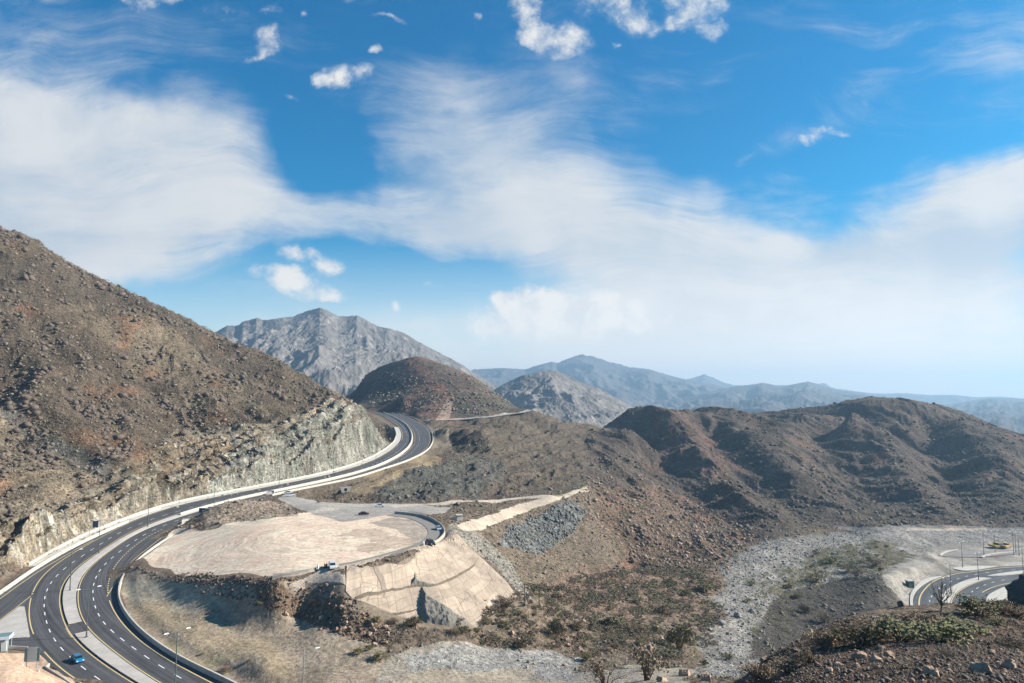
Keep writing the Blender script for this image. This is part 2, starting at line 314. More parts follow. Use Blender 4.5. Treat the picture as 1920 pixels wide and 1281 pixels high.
# 0 ground 1 left hill 2 cone hill 3 right hill 4 riverbed 5 near knoll 6 platform 7 slope below far road
region([(-300,200),(-300,1090),(0,1075),(250,975),(480,915),(700,870),(760,830),(700,770),(640,700),(300,500)], (.150,.122,.094), 1, 1, 1, 4, 190, 700)
region([(-300,420),(200,500),(400,610),(540,700),(350,680),(120,560),(-300,520)], (.125,.105,.085), 1, 1, None, 30, 300, 700)
region([(120,560),(260,570),(420,680),(500,770),(400,760),(250,690)], (.20,.165,.122), 1, 1, None, 40, 300, 700)
region([(-300,740),(0,745),(150,835),(235,905),(250,980),(-300,1120)], (.29,.245,.18), .8, 1, None, 12, 190, 420)
region([(0,740),(60,765),(150,815),(210,850),(200,880),(140,840),(60,790),(0,765)], (.16,.16,.145), 1, 1, None, 6, 190, 460)
region([(-200,930),(120,900),(235,862),(300,820),(330,785),(420,788),(540,780),(620,735),(700,770),(765,830),(700,880),(480,925),(250,975),(-200,1110)], (.29,.255,.195), 1.3, .95, None, 8, 190, 600)
region([(440,850),(560,800),(620,745),(700,770),(765,830),(700,880),(480,925),(380,925)], (.265,.268,.232), 1.3, .95, None, 10, 300, 600)
region([(230,860),(340,800),(460,810),(430,850),(330,875),(240,890)], (.25,.20,.14), 1.0, .8, None, 10, 250, 600)
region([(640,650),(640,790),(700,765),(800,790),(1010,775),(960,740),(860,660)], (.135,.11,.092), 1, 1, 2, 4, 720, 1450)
region([(760,670),(800,690),(850,740),(850,790),(730,770),(740,730),(700,715),(730,690)], (.215,.14,.108), .8, .7, 2, 14, 720, 1450)
region([(815,790),(838,748),(848,752),(842,785)], (.40,.31,.25), .8, .6, 2, 4, 720, 1450)
region([(850,788),(858,742),(900,738),(960,758),(990,772),(940,782)], (.11,.10,.082), 1.2, .8, 2, 6, 720, 1450)
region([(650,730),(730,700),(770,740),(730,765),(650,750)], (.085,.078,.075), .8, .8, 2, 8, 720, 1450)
region([(540,935),(600,905),(750,860),(800,795),(1010,768),(1120,800),(1130,870),(1060,930),(900,940),(700,945)], (.148,.125,.10), .8, .9, 7, 34, 320, 900)
region([(700,930),(760,880),(840,855),(930,850),(950,880),(860,930)], (.125,.125,.112), .9, .8, None, 30, 320, 900)
region([(840,800),(900,805),(915,835),(830,840)], (.075,.072,.062), .9, .9, None, 12, 500, 720)
region([(640,915),(730,868),(800,850),(840,852),(750,885),(680,925)], (.24,.195,.13), .25, .9, None, 14, 320, 700)
region([(790,800),(840,800),(850,835),(800,845)], (.21,.185,.145), .3, .8, None, 16, 500, 760)
region([(1090,890),(1110,800),(1180,755),(1250,735),(1440,760),(1700,735),(2200,850),(2200,985),(1700,1000),(1560,990),(1450,1000),(1380,1040),(1300,930)], (.138,.116,.10), 1, .9, 3, 34, 420, 1700)
region([(1180,800),(1290,740),(1320,800),(1400,870),(1300,860)], (.17,.125,.105), 1, .9, None, 20, 420, 1700)
region([(1090,900),(1200,890),(1330,950),(1420,1010),(1360,1080),(1200,1060),(1100,980)], (.205,.147,.112), .9, 1, 3, 30, 250, 600)
region([(1120,890),(1250,900),(1310,960),(1180,960)], (.255,.18,.135), .8, 1, None, 36, 250, 600)
region([(850,1000),(1060,935),(1110,900),(1130,960),(1180,1060),(1060,1090),(1000,1130),(900,1040)], (.175,.145,.112), .8, 1, 0, 26, 200, 520)
region([(950,990),(1070,940),(1100,960),(1080,1000),(1010,1040),(930,1020)], (.17,.18,.175), 1.0, 1, None, 14, 200, 520)
region([(880,1180),(1000,1120),(1180,1060),(1350,1060),(1330,1230),(1000,1260)], (.185,.152,.115), .8, 1, 0, 12, 120, 420)
region([(1000,1090),(1180,1050),(1350,1070),(1300,1160),(1080,1150)], (.20,.15,.115), .8, 1, 0, 24, 120, 420)
region([(1350,1050),(1430,1010),(1560,1000),(1700,985),(1960,985),(1960,1300),(1380,1281),(1310,1281),(1310,1200),(1350,1110)], (.20,.195,.18), .35, 1, 4, 22, 130, 520)
region([(1540,1030),(1640,1010),(1720,1040),(1640,1075),(1560,1070),(1500,1090),(1480,1120),(1440,1110),(1500,1060)], (.135,.125,.09), .3, .9, None, 26, 200, 520)
region([(1560,985),(1700,975),(1920,985),(1930,1012),(1700,1012),(1640,1005)], (.22,.215,.205), .5, .7, None, 5, 300, 520)
region([(1700,987),(1850,987),(1850,993),(1700,993)], (.42,.37,.31), .2, .3, None, 2, 300, 560)
region([(1462,1112),(1560,1092),(1650,1076),(1690,1120),(1700,1220),(1400,1240),(1425,1170)], (.075,.07,.063), .8, .9, 0, 16, 200, 350)
region([(1680,1060),(1760,1030),(1960,1010),(1960,1200),(1710,1200)], (.25,.24,.215), .05, .5, 0, 8, 200, 460)
region([(1650,1075),(1700,1066),(1740,1078),(1680,1092)], (.27,.258,.23), .1, .8, None, 16, 200, 460)
region([(1700,1230),(1700,1150),(1560,1162),(1480,1190),(1380,1290),(1300,1700),(2300,1700),(2300,1080),(1900,1110)], (.135,.098,.072), 1, 1, 5, 4, 0, 104)
region([(800,1205),(960,1212),(1080,1250),(1300,1262),(1300,1300),(600,1300),(720,1225)], (.27,.25,.21), .2, .9, 0, 26, 60, 230)
region([(720,1225),(900,1210),(1080,1230),(1080,1262),(900,1262),(760,1270)], (.27,.27,.255), .3, 1, None, 26, 60, 230)
region([(780,1262),(1000,1255),(1120,1300),(700,1300)], (.29,.26,.205), .12, .8, None, 20, 60, 230)
region([(220,1070),(260,1075),(430,1110),(560,1160),(720,1215),(700,1300),(420,1300),(240,1170)], (.265,.228,.178), .10, 1, 0, 6, 120, 240)
region([(225,1090),(330,1105),(420,1130),(360,1150),(250,1140)], (.30,.275,.215), .08, .6, None, 14, 120, 240)
region([(240,1130),(330,1150),(450,1195),(560,1240),(640,1290),(560,1290),(460,1230),(350,1185),(250,1160)], (.285,.24,.17), .12, .8, None, 30, 120, 240)
region([(290,1195),(400,1215),(470,1235),(430,1250),(330,1230)], (.265,.235,.155), .12, .8, None, 30, 120, 240)
region([(240,1060),(330,1082),(420,1078),(515,1080),(600,1095),(680,1130),(740,1180),(700,1205),(560,1160),(440,1125),(330,1100)], (.19,.145,.105), 1.2, 1, 0, 5, 140, 240)
region([(250,1045),(330,990),(400,985),(540,965),(640,950),(760,958),(835,990),(830,1015),(700,1050),(515,1082),(420,1080),(330,1080)], (.60,.485,.385), .05, .3, 6, 3, 180, 345)
region([(620,1000),(700,990),(800,1000),(780,1020),(680,1022)], (.42,.345,.275), .05, .3, None, 40, 180, 345)
region([(740,962),(800,975),(835,990),(830,1015),(780,1015),(760,990),(690,975)], (.33,.29,.245), .04, .2, 6, 14, 180, 345)
region([(505,1083),(640,1064),(740,1042),(830,1012),(836,1000),(760,1028),(640,1052),(540,1064)], (.22,.20,.18), .03, .1, 6, 2, 180, 345)
region([(540,925),(600,942),(760,945),(850,950),(830,965),(720,962),(640,972),(560,955),(520,935)], (.30,.29,.27), .05, .2, 6, 3, 280, 380)
region([(385,985),(380,955),(440,932),(540,945),(560,965),(480,975)], (.27,.225,.18), .9, .8, 0, 3, 280, 338)
region([(835,990),(860,975),(900,1000),(960,1060),(1000,1130),(985,1130),(930,1060),(850,1010)], (.25,.235,.20), .6, 1, 0, 3, 180, 345)
region([(856,985),(960,950),(1060,922),(1098,908),(1105,916),(1030,945),(960,970),(900,993),(870,995)], (.44,.385,.31), .04, .4, 6, 6, 250, 480)
region([(730,948),(860,938),(1000,928),(1060,926),(1050,932),(900,940),(800,946),(740,952)], (.42,.38,.32), .04, .2, 6, 2, 320, 480)
region([(-200,1225),(60,1213),(90,1230),(160,1300),(-200,1320)], (.50,.375,.275), .06, .3, 0, 3, 100, 178)
region([(640,1078),(740,1056),(838,1014),(870,1030),(915,1062),(950,1095),(990,1132),(960,1160),(925,1178),(880,1180),(800,1175),(700,1154),(655,1138)], (.2,.17,.13), .06, .4, 0, 1, 150, 300)
region([(510,1092),(640,1076),(652,1130),(600,1124),(560,1118)], (.2,.17,.13), .1, .4, 0, 1, 150, 300)
Z0 = Z.copy()
# ------------------------------------------------------------------ relief
hillm = np.isin(REG, (1, 2, 3)).astype(np.float32)
def blur(a, k=12, it=2):
    for _ in range(it):
        c_ = np.cumsum(np.pad(a, ((k+1, k), (0, 0)), 'edge'), 0, dtype=np.float64); a = (c_[2*k+1:]-c_[:-2*k-1])/(2*k+1)
        c_ = np.cumsum(np.pad(a, ((0, 0), (k+1, k)), 'edge'), 1, dtype=np.float64); a = (c_[:, 2*k+1:]-c_[:, :-2*k-1])/(2*k+1)
    return a.astype(np.float32)
hillm = blur(hillm, 14); AMPs = blur(AMP, 3, 1)
LH = blur((REG == 1).astype(np.float32), 14); RH = blur((REG == 3).astype(np.float32), 14)
dx = XX+fbm(XX/90., YY/90., 3, 5)*45; dy = YY+fbm(XX/90., YY/90., 3, 6)*45
# gullies down the left hill (dipping towards the road) and down the right hills
gl = fbm((dx*.35-dy*.94)/150., (dx*.94+dy*.35)/38./2, 4, 21, .5, True)
D = -LH*(1-gl)*9.0
ex = XX*.75+dx*.25; ey = YY*.75+dy*.25
gr_ = fbm((ex*.80+ey*.60)/120., (-ex*.60+ey*.80)/420., 4, 33, .45, True)
D -= RH*(1-gr_)*17.0*sstep(-Z, 98, 55)
gr2 = fbm((dx*.88+dy*.3)/28., (-dx*.3+dy*.88)/80., 3, 37, .5, True)
D -= RH*(1-gr2)*4.4*sstep(-Z, 98, 75)+LH*(1-fbm(dx/45., dy/45., 3, 41, .5, True))*2.0
D += hillm*fbm(XX/30., YY/30., 4, 51, .5)*1.6
med = fbm(XX/11., YY/11., 5, 61, .58); rid = fbm(XX/6.5, YY/6.5, 4, 71, .6, True)
D += AMPs*(med*1.0+(rid-.2)*.55)*np.clip(YY/150., .22, 1.0)
blk = np.floor(fbm(XX/3.3, YY/3.3, 2, 81)*3)/3
D += AMPs*blk*.38*np.clip(YY/150., .35, 1.0)
crag = sstep(fbm(XX/38., YY/38., 3, 95), .22, .5)*LH
D += crag*(np.abs(fbm(XX/9., YY/9., 3, 97))*7.5)
COL *= (1-.25*crag)[..., None]
Z = Z+D*1.0
# road cuts: benched rock faces above the highway
cliffpoly = [(-200,985),(60,950),(235,880),(300,815),(420,800),(540,780),(620,735),(700,765),(765,830),(700,880),(480,925),(250,975),(-200,1110)]
CL = blur((inpoly(PX, PY, cliffpoly) & (YY > 190) & (YY < 600)).astype(np.float32), 8)
dO = np.full(XX.shape, 1e3, np.float32)
sel = (XX < 0) & (XX > -330) & (YY > 130) & (YY < 640)
dO[sel] = seg_dist(XX[sel], YY[sel], offset(wL1, -7.5)[::3], False)
stepw = 8.5; ph = (dO-2.0+2.6*fbm(XX/22., YY/22., 3, 111))/stepw; k_ = np.floor(ph); fr = ph-k_
prof = sstep(fr, .0, .42)-fr
slp = np.clip((Z0-g(YY))/np.maximum(dO, 8.), 0, .75)
cliffz = Z0+prof*slp*stepw*1.25*sstep(dO, 0, 5)+D*.5*sstep(dO, 2, 8)+(np.floor(fbm(XX/4.5, YY/4.5, 3, 113)*4)/4)*1.6*sstep(dO, 1, 5)
str_ = fbm((XX+YY*.3)/4.2, (YY-XX*.3)/4.2, 4, 121, .6, True)
Z = Z*(1-CL*.8)+(cliffz+(str_-.1)*2.3*(.35+.9*(fr < .5)))*CL*.8
bm_ = (CL > .5) & (fr > .62) & (k_ >= 0)
COL[bm_] = COL[bm_]*.45+np.array((.25, .19, .125))*.55
wht = sstep(fbm(XX/9., YY/9.+Z0/5., 5, 131, .6), .08, .30)*CL*(fr < .62)
COL += (np.array((.42, .42, .375))-COL)*(wht*.8)[..., None]
drk = sstep(fbm(XX/8., YY/8.-Z0/4., 5, 141, .6), .06, .28)*CL
COL += (np.array((.13, .12, .095))-COL)*(drk*.7)[..., None]
grn = sstep(fbm(XX/20., YY/20., 4, 145, .6), .0, .3)*CL*sstep(PX, 300, 560)
COL += (np.array((.20, .225, .195))-COL)*(grn*.5)[..., None]
sp1 = fbm(XX/2.6, (YY+Z0)/2.6, 4, 146, .65)
COL *= (1+CL*np.clip(sp1*1.5, -.6, .9))[..., None]
# erosion runnels on the grey slope under the far road and streaks of gravel
SB = blur((REG == 7).astype(np.float32), 6)
Z -= SB*(1-fbm((XX*.8-YY*.6)/7., (XX*.6+YY*.8)/60., 3, 151, .5, True))*1.3*np.clip(AMPs*1.3, 0, 1)
sp_ = fbm((XX*.55+YY*.83)/60., (XX*.83-YY*.55)/24., 4, 155, .5, True)
Z -= SB*(1-sp_)*5.5*np.clip(AMPs*1.3, 0, 1)
led = np.abs(((Z+60+2.5*fbm(XX/20., YY/20., 3, 157))/6.5) % 1-.5)*2
Z += SB*np.clip(AMPs*1.3, 0, 1)*(led-.5)*2.4
COL *= (1-.26*SB)[..., None]
# riverbed braids
RV = blur((REG == 4).astype(np.float32), 5)
Z += RV*((fbm(XX/9., YY/22., 4, 161, .55, True)-.3)*.55+blk*.25)
chan = sstep(fbm(XX/14., YY/40., 3, 171, .5), .0, .3)
COL += (np.array((.33, .322, .30))-COL)*(chan*RV*.5)[..., None]
yard_ = blur(((REG == 0) & (PX > 1640) & (YY > 200) & (YY < 480)).astype(np.float32), 5)
COL *= (1+yard_*np.clip(fbm(XX/14., YY/22., 5, 711, .6)*1.1, -.45, .6))[..., None]
# patchy ground colour of the hills (bare scree, dark varnish)
pt = fbm(XX/55., YY/55., 5, 181, .55); p2 = fbm(XX/12., YY/12., 4, 191, .6)
COL *= (1+hillm*(.60*pt+.50*p2))[..., None]+(1-hillm)[..., None]*(.20*p2+.12*pt)[..., None]
red = sstep(fbm(XX/40., YY/40., 3, 201), .15, .45)*hillm*(1-CL)
COL *= (1+red[..., None]*np.array((.30, .02, -.10)))
COL *= (1-.16*hillm-.20*RH-.13*LH)[..., None]
COL *= np.array((1.06, .985, .93), np.float32)
COL = np.clip(COL, .02, .6)
sl_ = blur(((inpoly(PX, PY, [(648,1080),(740,1060),(838,1018),(870,1034),(915,1066),(950,1099),(985,1132),(955,1158),(925,1174),(880,1176),(800,1170),(700,1150),(660,1136)])) & (YY > 150) & (YY < 300)).astype(np.float32), 4)
Z -= sl_*1.3
# wheel tracks sweeping round the dirt lot and the slope inside the bend
lot_ = (REG == 6) & (YY < 345); cxl, cyl = -62., 262.
rr_ = np.hypot((XX-cxl), (YY-cyl)*1.15); th_ = np.arctan2(YY-cyl, XX-cxl)
tr_ = fbm(rr_/1.1+fbm(XX/25., YY/25., 2, 501)*6, th_*2.2, 4, 511, .6)
COL[lot_] *= (1+.55*np.clip(tr_, -.6, .5))[lot_][:, None]
dirt_ = (REG == 0) & (AMP < .2) & (YY < 240) & (YY > 60)
tr2 = fbm((XX*.80+YY*.60)/2.2+fbm(XX/20., YY/20., 2, 521)*2.5, (-XX*.60+YY*.80)/26., 5, 531, .62)
COL[dirt_] *= (1+.38*np.clip(tr2, -.6, .6))[dirt_][:, None]
Z += dirt_*tr2*.12
# ------------------------------------------------------------------ carve the road and the flat lots into the ground
def carve(poly, zf, drop, blend, flat=0.6):
    global Z
    P = np.array(poly)[:, :2]; bm = 16 if callable(blend) else blend; x0, y0 = P.min(0)-bm-2; x1, y1 = P.max(0)+bm+2
    s_ = np.nonzero((XX > x0) & (XX < x1) & (YY > y0) & (YY < y1)); x = XX[s_]; y = YY[s_]
    ins = inpoly(x, y, P); d = seg_dist(x, y, P); d = np.where(ins, -d, d)
    if callable(blend): blend = blend(x, y)
    w = 1-sstep(d, flat, blend); zt = zf(x, y)-drop*(1-sstep(d, -.4, .9))
    Z[s_] = Z[s_]*(1-w)+zt*w
    AMP[s_] *= 1-w
    return
gz = lambda x, y: g(y)
roadL = offset(wL1, -7.0); roadLn = offset(wL1, -1.2)
# right edge: in the near bend the verge reaches the parapet
RV_out = np.array([ung(px, py+5) for px, py in tR3])
cY = lambda P: P[P[:, 1] < 880]
carve(np.r_[cY(roadL[14:]), cY(outR)[::-1]], gz, .35, 7)
carve(np.r_[offset(wR2, -3)[:len(wR3)], offset(wR3, .2)[::-1]], gz, .35, 5)
ramp_out = smoothline([ung(*p) for p in [(-140,1190),(-60,1150),(0,1116),(31,1092),(78,1060),(125,1033),(157,1017),(200,997),(240,980)]], 4, 2)
ramp_in = smoothline([ung(*p) for p in [(-140,1262),(-60,1210),(0,1170),(20,1155),(57,1118),(91,1078),(141,1040),(200,1005),(240,984)]], 4, 1)
carve(np.r_[ramp_out, ramp_in[::-1]], gz, .35, 7)
lowj = [ung(*p) for p in [(-140,1262),(-60,1212),(0,1172),(40,1130),(75,1120),(80,1190),(100,1240),(60,1213),(15,1214),(-60,1222),(-140,1275)]]
carve(lowj, gz, .35, 3)
LZ = -90.0
lowpoly = [unz(px, py, LZ) for px, py in [(1702,1150),(1706,1110),(1722,1095),(1750,1078),(1790,1068),(1783,1060),(1760,1040),(1775,1028),(1800,1024),(1925,1022),(2000,1022),(2100,1150)]]
carve(lowpoly, lambda x, y: x*0+LZ, .25, 8)
lotz = lambda x, y: -50.4-7.0*sstep(-x-(y-230.)*.45, 70., 125.)
def unf(px, py, zf):
    z = -52.
    for _ in range(12): p = unz(px, py, z); z = float(zf(p[0], p[1]))
    return p
lotpoly = [unf(px, py, lotz) for px, py in [(268,1050),(330,1004),(400,992),(470,985),(540,970),(640,957),(760,962),(833,990),(828,1012),(740,1043),(640,1066),(515,1083),(430,1075),(340,1070)]]
carve(lotpoly, lotz, 0., lambda x, y: 5+10*sstep(-x, 56., 74.)*sstep(-y, -262., -240.))
# mesh height lookups
PYb = Z/YY
def zat(x, y):
    fu = (x/y-U[0])/(U[1]-U[0]); fv = (math.log(y)-LV[0])/(LV[1]-LV[0])
    i = int(min(max(fu, 0), NU-2)); j = int(min(max(fv, 0), NV-2)); a = min(max(fu-i, 0), 1); b = min(max(fv-j, 0), 1)
    return float((Z[j, i]*(1-a)+Z[j, i+1]*a)*(1-b)+(Z[j+1, i]*(1-a)+Z[j+1, i+1]*a)*b)
def hit(px, py, ymin=25):
    a, b = ray(px, py); i = int(round((a-U[0])/(U[1]-U[0]))); i = min(max(i, 0), NU-1)
    j0_ = int(max(0, (math.log(ymin)-LV[0])/(LV[1]-LV[0]))); col_ = PYb[j0_:, i]
    k = np.argmax(col_ >= b)
    if col_[k] < b: return None
    y = math.exp(LV[j0_+k]); return Vector((a*y, y, zat(a*y, y)))
# overhangs and cracks: push the surface sideways as well as up
aa = XX*.35+YY*.94
hx = fbm(aa/7., Z/5., 5, 401, .6, True)-.3; hy = fbm(aa/6.+9, Z/5., 4, 411, .6)
hm_ = (hillm*.8+CL*2.2)*np.clip(AMP, 0, 1)*sstep(dO, 4, 12)
XD = XX+(hx*2.8+fbm(XX/2.5, Z/2.5+YY/2.5, 3, 421)*.5)*hm_; YD = YY+hy*.8*hm_
#TERRAINEND
# ------------------------------------------------------------------ object helpers
C = S.collection
def tag(o, label=None, cat=None, group=None, kind=None):
    for k, v in (('label', label), ('category', cat), ('group', group), ('kind', kind)):
        if v: o[k] = v
    return o
def link(name, me, parent=None, mat=None):
    o = bpy.data.objects.new(name, me); C.objects.link(o)
    if parent: o.parent = parent
    if mat is not None and not me.materials: me.materials.append(mat)
    return o
def empty(name, loc, rz=0):
    o = bpy.data.objects.new(name, None); C.objects.link(o); o.location = loc; o.rotation_euler = (0, 0, rz); o.empty_display_size = .1
    return o
def npmesh(name, V, Fq, nper):
    me = bpy.data.meshes.new(name); V = np.asarray(V, np.float32); Fq = np.asarray(Fq, np.int32).reshape(-1, nper)
    me.vertices.add(len(V)); me.vertices.foreach_set('co', V.ravel())
    me.loops.add(Fq.size); me.loops.foreach_set('vertex_index', Fq.ravel())
    me.polygons.add(len(Fq)); me.polygons.foreach_set('loop_start', np.arange(0, Fq.size, nper, dtype=np.int32))
    me.update(calc_edges=True); me.validate()
    return me
class MB:
    def __init__(s): s.v = []; s.f = []
    def add(s, vs, fs):
        o = len(s.v); s.v += [tuple(q) for q in vs]; s.f += [tuple(i+o for i in f) for f in fs]; return s
    def box(s, cx, cy, cz, sx, sy, sz, rz=0, top=1., topy=None):
        ty = top if topy is None else topy; c_, s__ = math.cos(rz), math.sin(rz); vs = []
        for k, (mx, my) in ((-1, (1, 1)), (1, (top, ty))):
            for i, j in ((-1, -1), (1, -1), (1, 1), (-1, 1)):
                x, y = i*sx/2*mx, j*sy/2*my; vs.append((cx+x*c_-y*s__, cy+x*s__+y*c_, cz+k*sz/2))
        return s.add(vs, [(3,2,1,0),(4,5,6,7),(0,1,5,4),(1,2,6,5),(2,3,7,6),(3,0,4,7)])
    def tube(s, p, q, r0, r1=None, n=8):
        r1 = r0 if r1 is None else r1; p = Vector(p); q = Vector(q); d = (q-p).normalized()
        a = d.orthogonal().normalized(); b = d.cross(a); vs = []
        for c_, r in ((p, r0), (q, r1)):
            for i in range(n):
                t = 2*math.pi*i/n; vs.append(c_+a*math.cos(t)*r+b*math.sin(t)*r)
        return s.add(vs, [(i, (i+1) % n, n+(i+1) % n, n+i) for i in range(n)]+[tuple(range(n))[::-1], tuple(range(n, 2*n))])
    def mesh(s, name):
        me = bpy.data.meshes.new(name); me.from_pydata(s.v, [], s.f); me.update(); return me
    def build(s, name, mat, parent=None, smooth=False):
        me = s.mesh(name); me.materials.append(mat)
        if smooth: me.polygons.foreach_set('use_smooth', [True]*len(me.polygons))
        return link(name, me, parent)
# ------------------------------------------------------------------ materials
def newmat(name):
    m = bpy.data.materials.new(name); m.use_nodes = True; t = m.node_tree; b = t.nodes['Principled BSDF']; return m, NB(t), b
def plain(name, col, rough=.7, metal=0., var=.12, scale=3., bump=.0, spec=.3):
    m, q, b = newmat(name); t_ = q.n('ShaderNodeTexCoord'); nz = q.noise(t_.outputs['Object'], scale, 6, .6).outputs['Fac']
    f = q.mapr(nz, .25, .75, 1-var, 1+var, False)
    x = q.n('ShaderNodeVectorMath', operation='SCALE'); x.inputs[0].default_value = col[:3]; m.node_tree.links.new(f, x.inputs[3])
    m.node_tree.links.new(x.outputs[0], b.inputs['Base Color']); b.inputs['Roughness'].default_value = rough; b.inputs['Metallic'].default_value = metal
    b.inputs['Specular IOR Level'].default_value = spec
    if bump:
        bp = q.n('ShaderNodeBump'); bp.inputs['Strength'].default_value = .6; bp.inputs['Distance'].default_value = bump
        m.node_tree.links.new(nz, bp.inputs['Height']); m.node_tree.links.new(bp.outputs[0], b.inputs['Normal'])
    return m
def terrain_mat():
    m, q, b = newmat('rocky_ground'); l = m.node_tree.links
    t_ = q.n('ShaderNodeTexCoord').outputs['Object']
    ca = q.n('ShaderNodeAttribute', attribute_name='soil'); sa = q.n('ShaderNodeAttribute', attribute_name='stony')
    tw = q.vmath('ADD', t_, q.vmath('MULTIPLY', q.noise(t_, .5, 3).outputs['Color'], (2.5, 2.5, 2.5)))
    st = sa.outputs['Fac']
    n_a = q.noise(t_, .9, 8, .68).outputs['Fac']; n_b = q.noise(t_, .12, 6, .6).outputs['Fac']; n_c = q.noise(q.mapping(t_, sc=(1, 1, 3)), .30, 5, .65).outputs['Fac']
    vo = q.n('ShaderNodeTexVoronoi'); l.new(tw, vo.inputs[0]); vo.inputs['Scale'].default_value = .85
    vs = q.n('ShaderNodeSeparateColor'); l.new(vo.outputs['Color'], vs.inputs[0])
    v2 = q.n('ShaderNodeTexVoronoi'); l.new(tw, v2.inputs[0]); v2.inputs['Scale'].default_value = .30
    v2s = q.n('ShaderNodeSeparateColor'); l.new(v2.outputs['Color'], v2s.inputs[0])
    k = q.math('ADD', q.mapr(n_a, .30, .70, .36, 1.72, False), q.mapr(n_b, .3, .7, -.16, .16, False))
    k = q.math('ADD', k, q.mapr(n_c, .3, .7, -.22, .22, False))
    stone = q.math('MULTIPLY', q.math('MULTIPLY', q.mapr(vs.outputs[0], .62, .95), q.mapr(vo.outputs['Distance'], .42, .15)), st)
    k = q.math('ADD', k, q.math('MULTIPLY', stone, 1.35))
    pit_shade = q.math('MULTIPLY', q.math('MULTIPLY', q.mapr(v2s.outputs[1], .60, .9), q.mapr(v2.outputs['Distance'], .5, .2)), st)  # dark spots put into the colour as shade in hollows, for stronger relief
    k = q.math('SUBTRACT', k, q.math('MULTIPLY', pit_shade, .55))
    kk = q.mix(q.mapr(st, .0, .6, .45, 1.), (1, 1, 1, 1), k)
    col_ = q.mix(1., ca.outputs['Color'], kk, 'MULTIPLY')
    # dry scrub dotting the slopes
    v3 = q.n('ShaderNodeTexVoronoi'); l.new(tw, v3.inputs[0]); v3.inputs['Scale'].default_value = .42
    v3s = q.n('ShaderNodeSeparateColor'); l.new(v3.outputs['Color'], v3s.inputs[0])
    sc_ = q.math('MULTIPLY', q.math('MULTIPLY', q.mapr(v3s.outputs[2], .66, .74), q.mapr(v3.outputs['Distance'], .34, .2)), q.math('MULTIPLY', st, .75))
    col_ = q.mix(sc_, col_, (.075, .072, .045, 1))
    l.new(col_, b.inputs['Base Color']); b.inputs['Roughness'].default_value = .95; b.inputs['Specular IOR Level'].default_value = .1
    ck = q.noise(q.mapping(tw, rot=(.3, .2, .5), sc=(1, 1, 1.6)), .22, 6, .62).outputs['Fac']; cka = q.math('ABSOLUTE', q.math('SUBTRACT', ck, .5))
    col_ = q.mix(1., col_, q.mix(q.math('MULTIPLY', q.mapr(cka, .035, .0), q.math('MULTIPLY', st, .65)), (1, 1, 1, 1), (.35, .33, .30, 1)), 'MULTIPLY')
    l.new(col_, b.inputs['Base Color'])
    h = q.math('ADD', q.math('MULTIPLY', n_a, .9), q.math('MULTIPLY', stone, .5))
    h = q.math('ADD', h, q.math('MULTIPLY', n_c, .8))
    bp = q.n('ShaderNodeBump'); bp.inputs['Distance'].default_value = 1.3; l.new(q.mapr(st, 0, 1, .12, .9, False), bp.inputs['Strength'])
    l.new(h, bp.inputs['Height']); l.new(bp.outputs[0], b.inputs['Normal'])
    return m
M = {}
M['terrain'] = terrain_mat()
M['stone'] = plain('weathered_boulder', (.36,.25,.18), .9, var=.35, scale=1.5, bump=.15)
M['greystone'] = plain('grey_river_stone', (.27,.262,.245), .9, var=.35, scale=1.5, bump=.1)
M['darkstone'] = plain('dark_varnished_rock', (.13,.10,.08), .9, var=.4, scale=1.2, bump=.2)
M['concrete'] = plain('pale_concrete', (.47,.43,.37), .85, var=.24, scale=.8)
M['concrete_old'] = plain('stained_concrete', (.42,.36,.29), .9, var=.22, scale=.5)
M['kerb'] = plain('kerb_concrete', (.50,.46,.40), .85, var=.12, scale=.4)
M['yellow'] = plain('yellow_line_paint', (.62,.47,.22), .7, var=.15, scale=.8)
M['white'] = plain('white_line_paint', (.72,.72,.70), .7, var=.15, scale=.8)
M['steel'] = plain('galvanised_steel', (.36,.40,.42), .5, .3, .08)
M['dsteel'] = plain('dark_green_steel', (.09,.12,.12), .5, .2, .08)
M['lamphead'] = plain('lamp_head_white', (.7,.72,.72), .4, 0, .03)
M['black'] = plain('black_rubber', (.02,.02,.02), .8, 0, .1)
M['glass'] = plain('tinted_car_glass', (.015,.02,.025), .08, 0, .05, spec=.6)
M['signback'] = plain('sign_back_grey', (.42,.50,.52), .6, .1, .08)
M['signblue'] = plain('sign_dark_blue', (.03,.05,.10), .6, .0, .08)
M['teal'] = plain('sign_dark_teal', (.13,.21,.21), .6, .0, .1)
M['dark'] = plain('painted_culvert_shade', (.03,.03,.03), .95)
M['wood'] = plain('old_pole_wood', (.07,.055,.045), .9)
M['twig'] = plain('dry_twig', (.17,.125,.09), .95, var=.3)
M['leaf_olive'] = plain('olive_leaf', (.165,.150,.072), .85, var=.45, scale=.9)
M['leaf_dry'] = plain('dry_brown_leaf', (.20,.15,.10), .9, var=.4, scale=.9)
M['leaf_green'] = plain('fresh_green_leaf', (.145,.135,.05), .8, var=.45, scale=.9)
M['plastic_blue'] = plain('blue_plastic', (.10,.45,.65), .5)
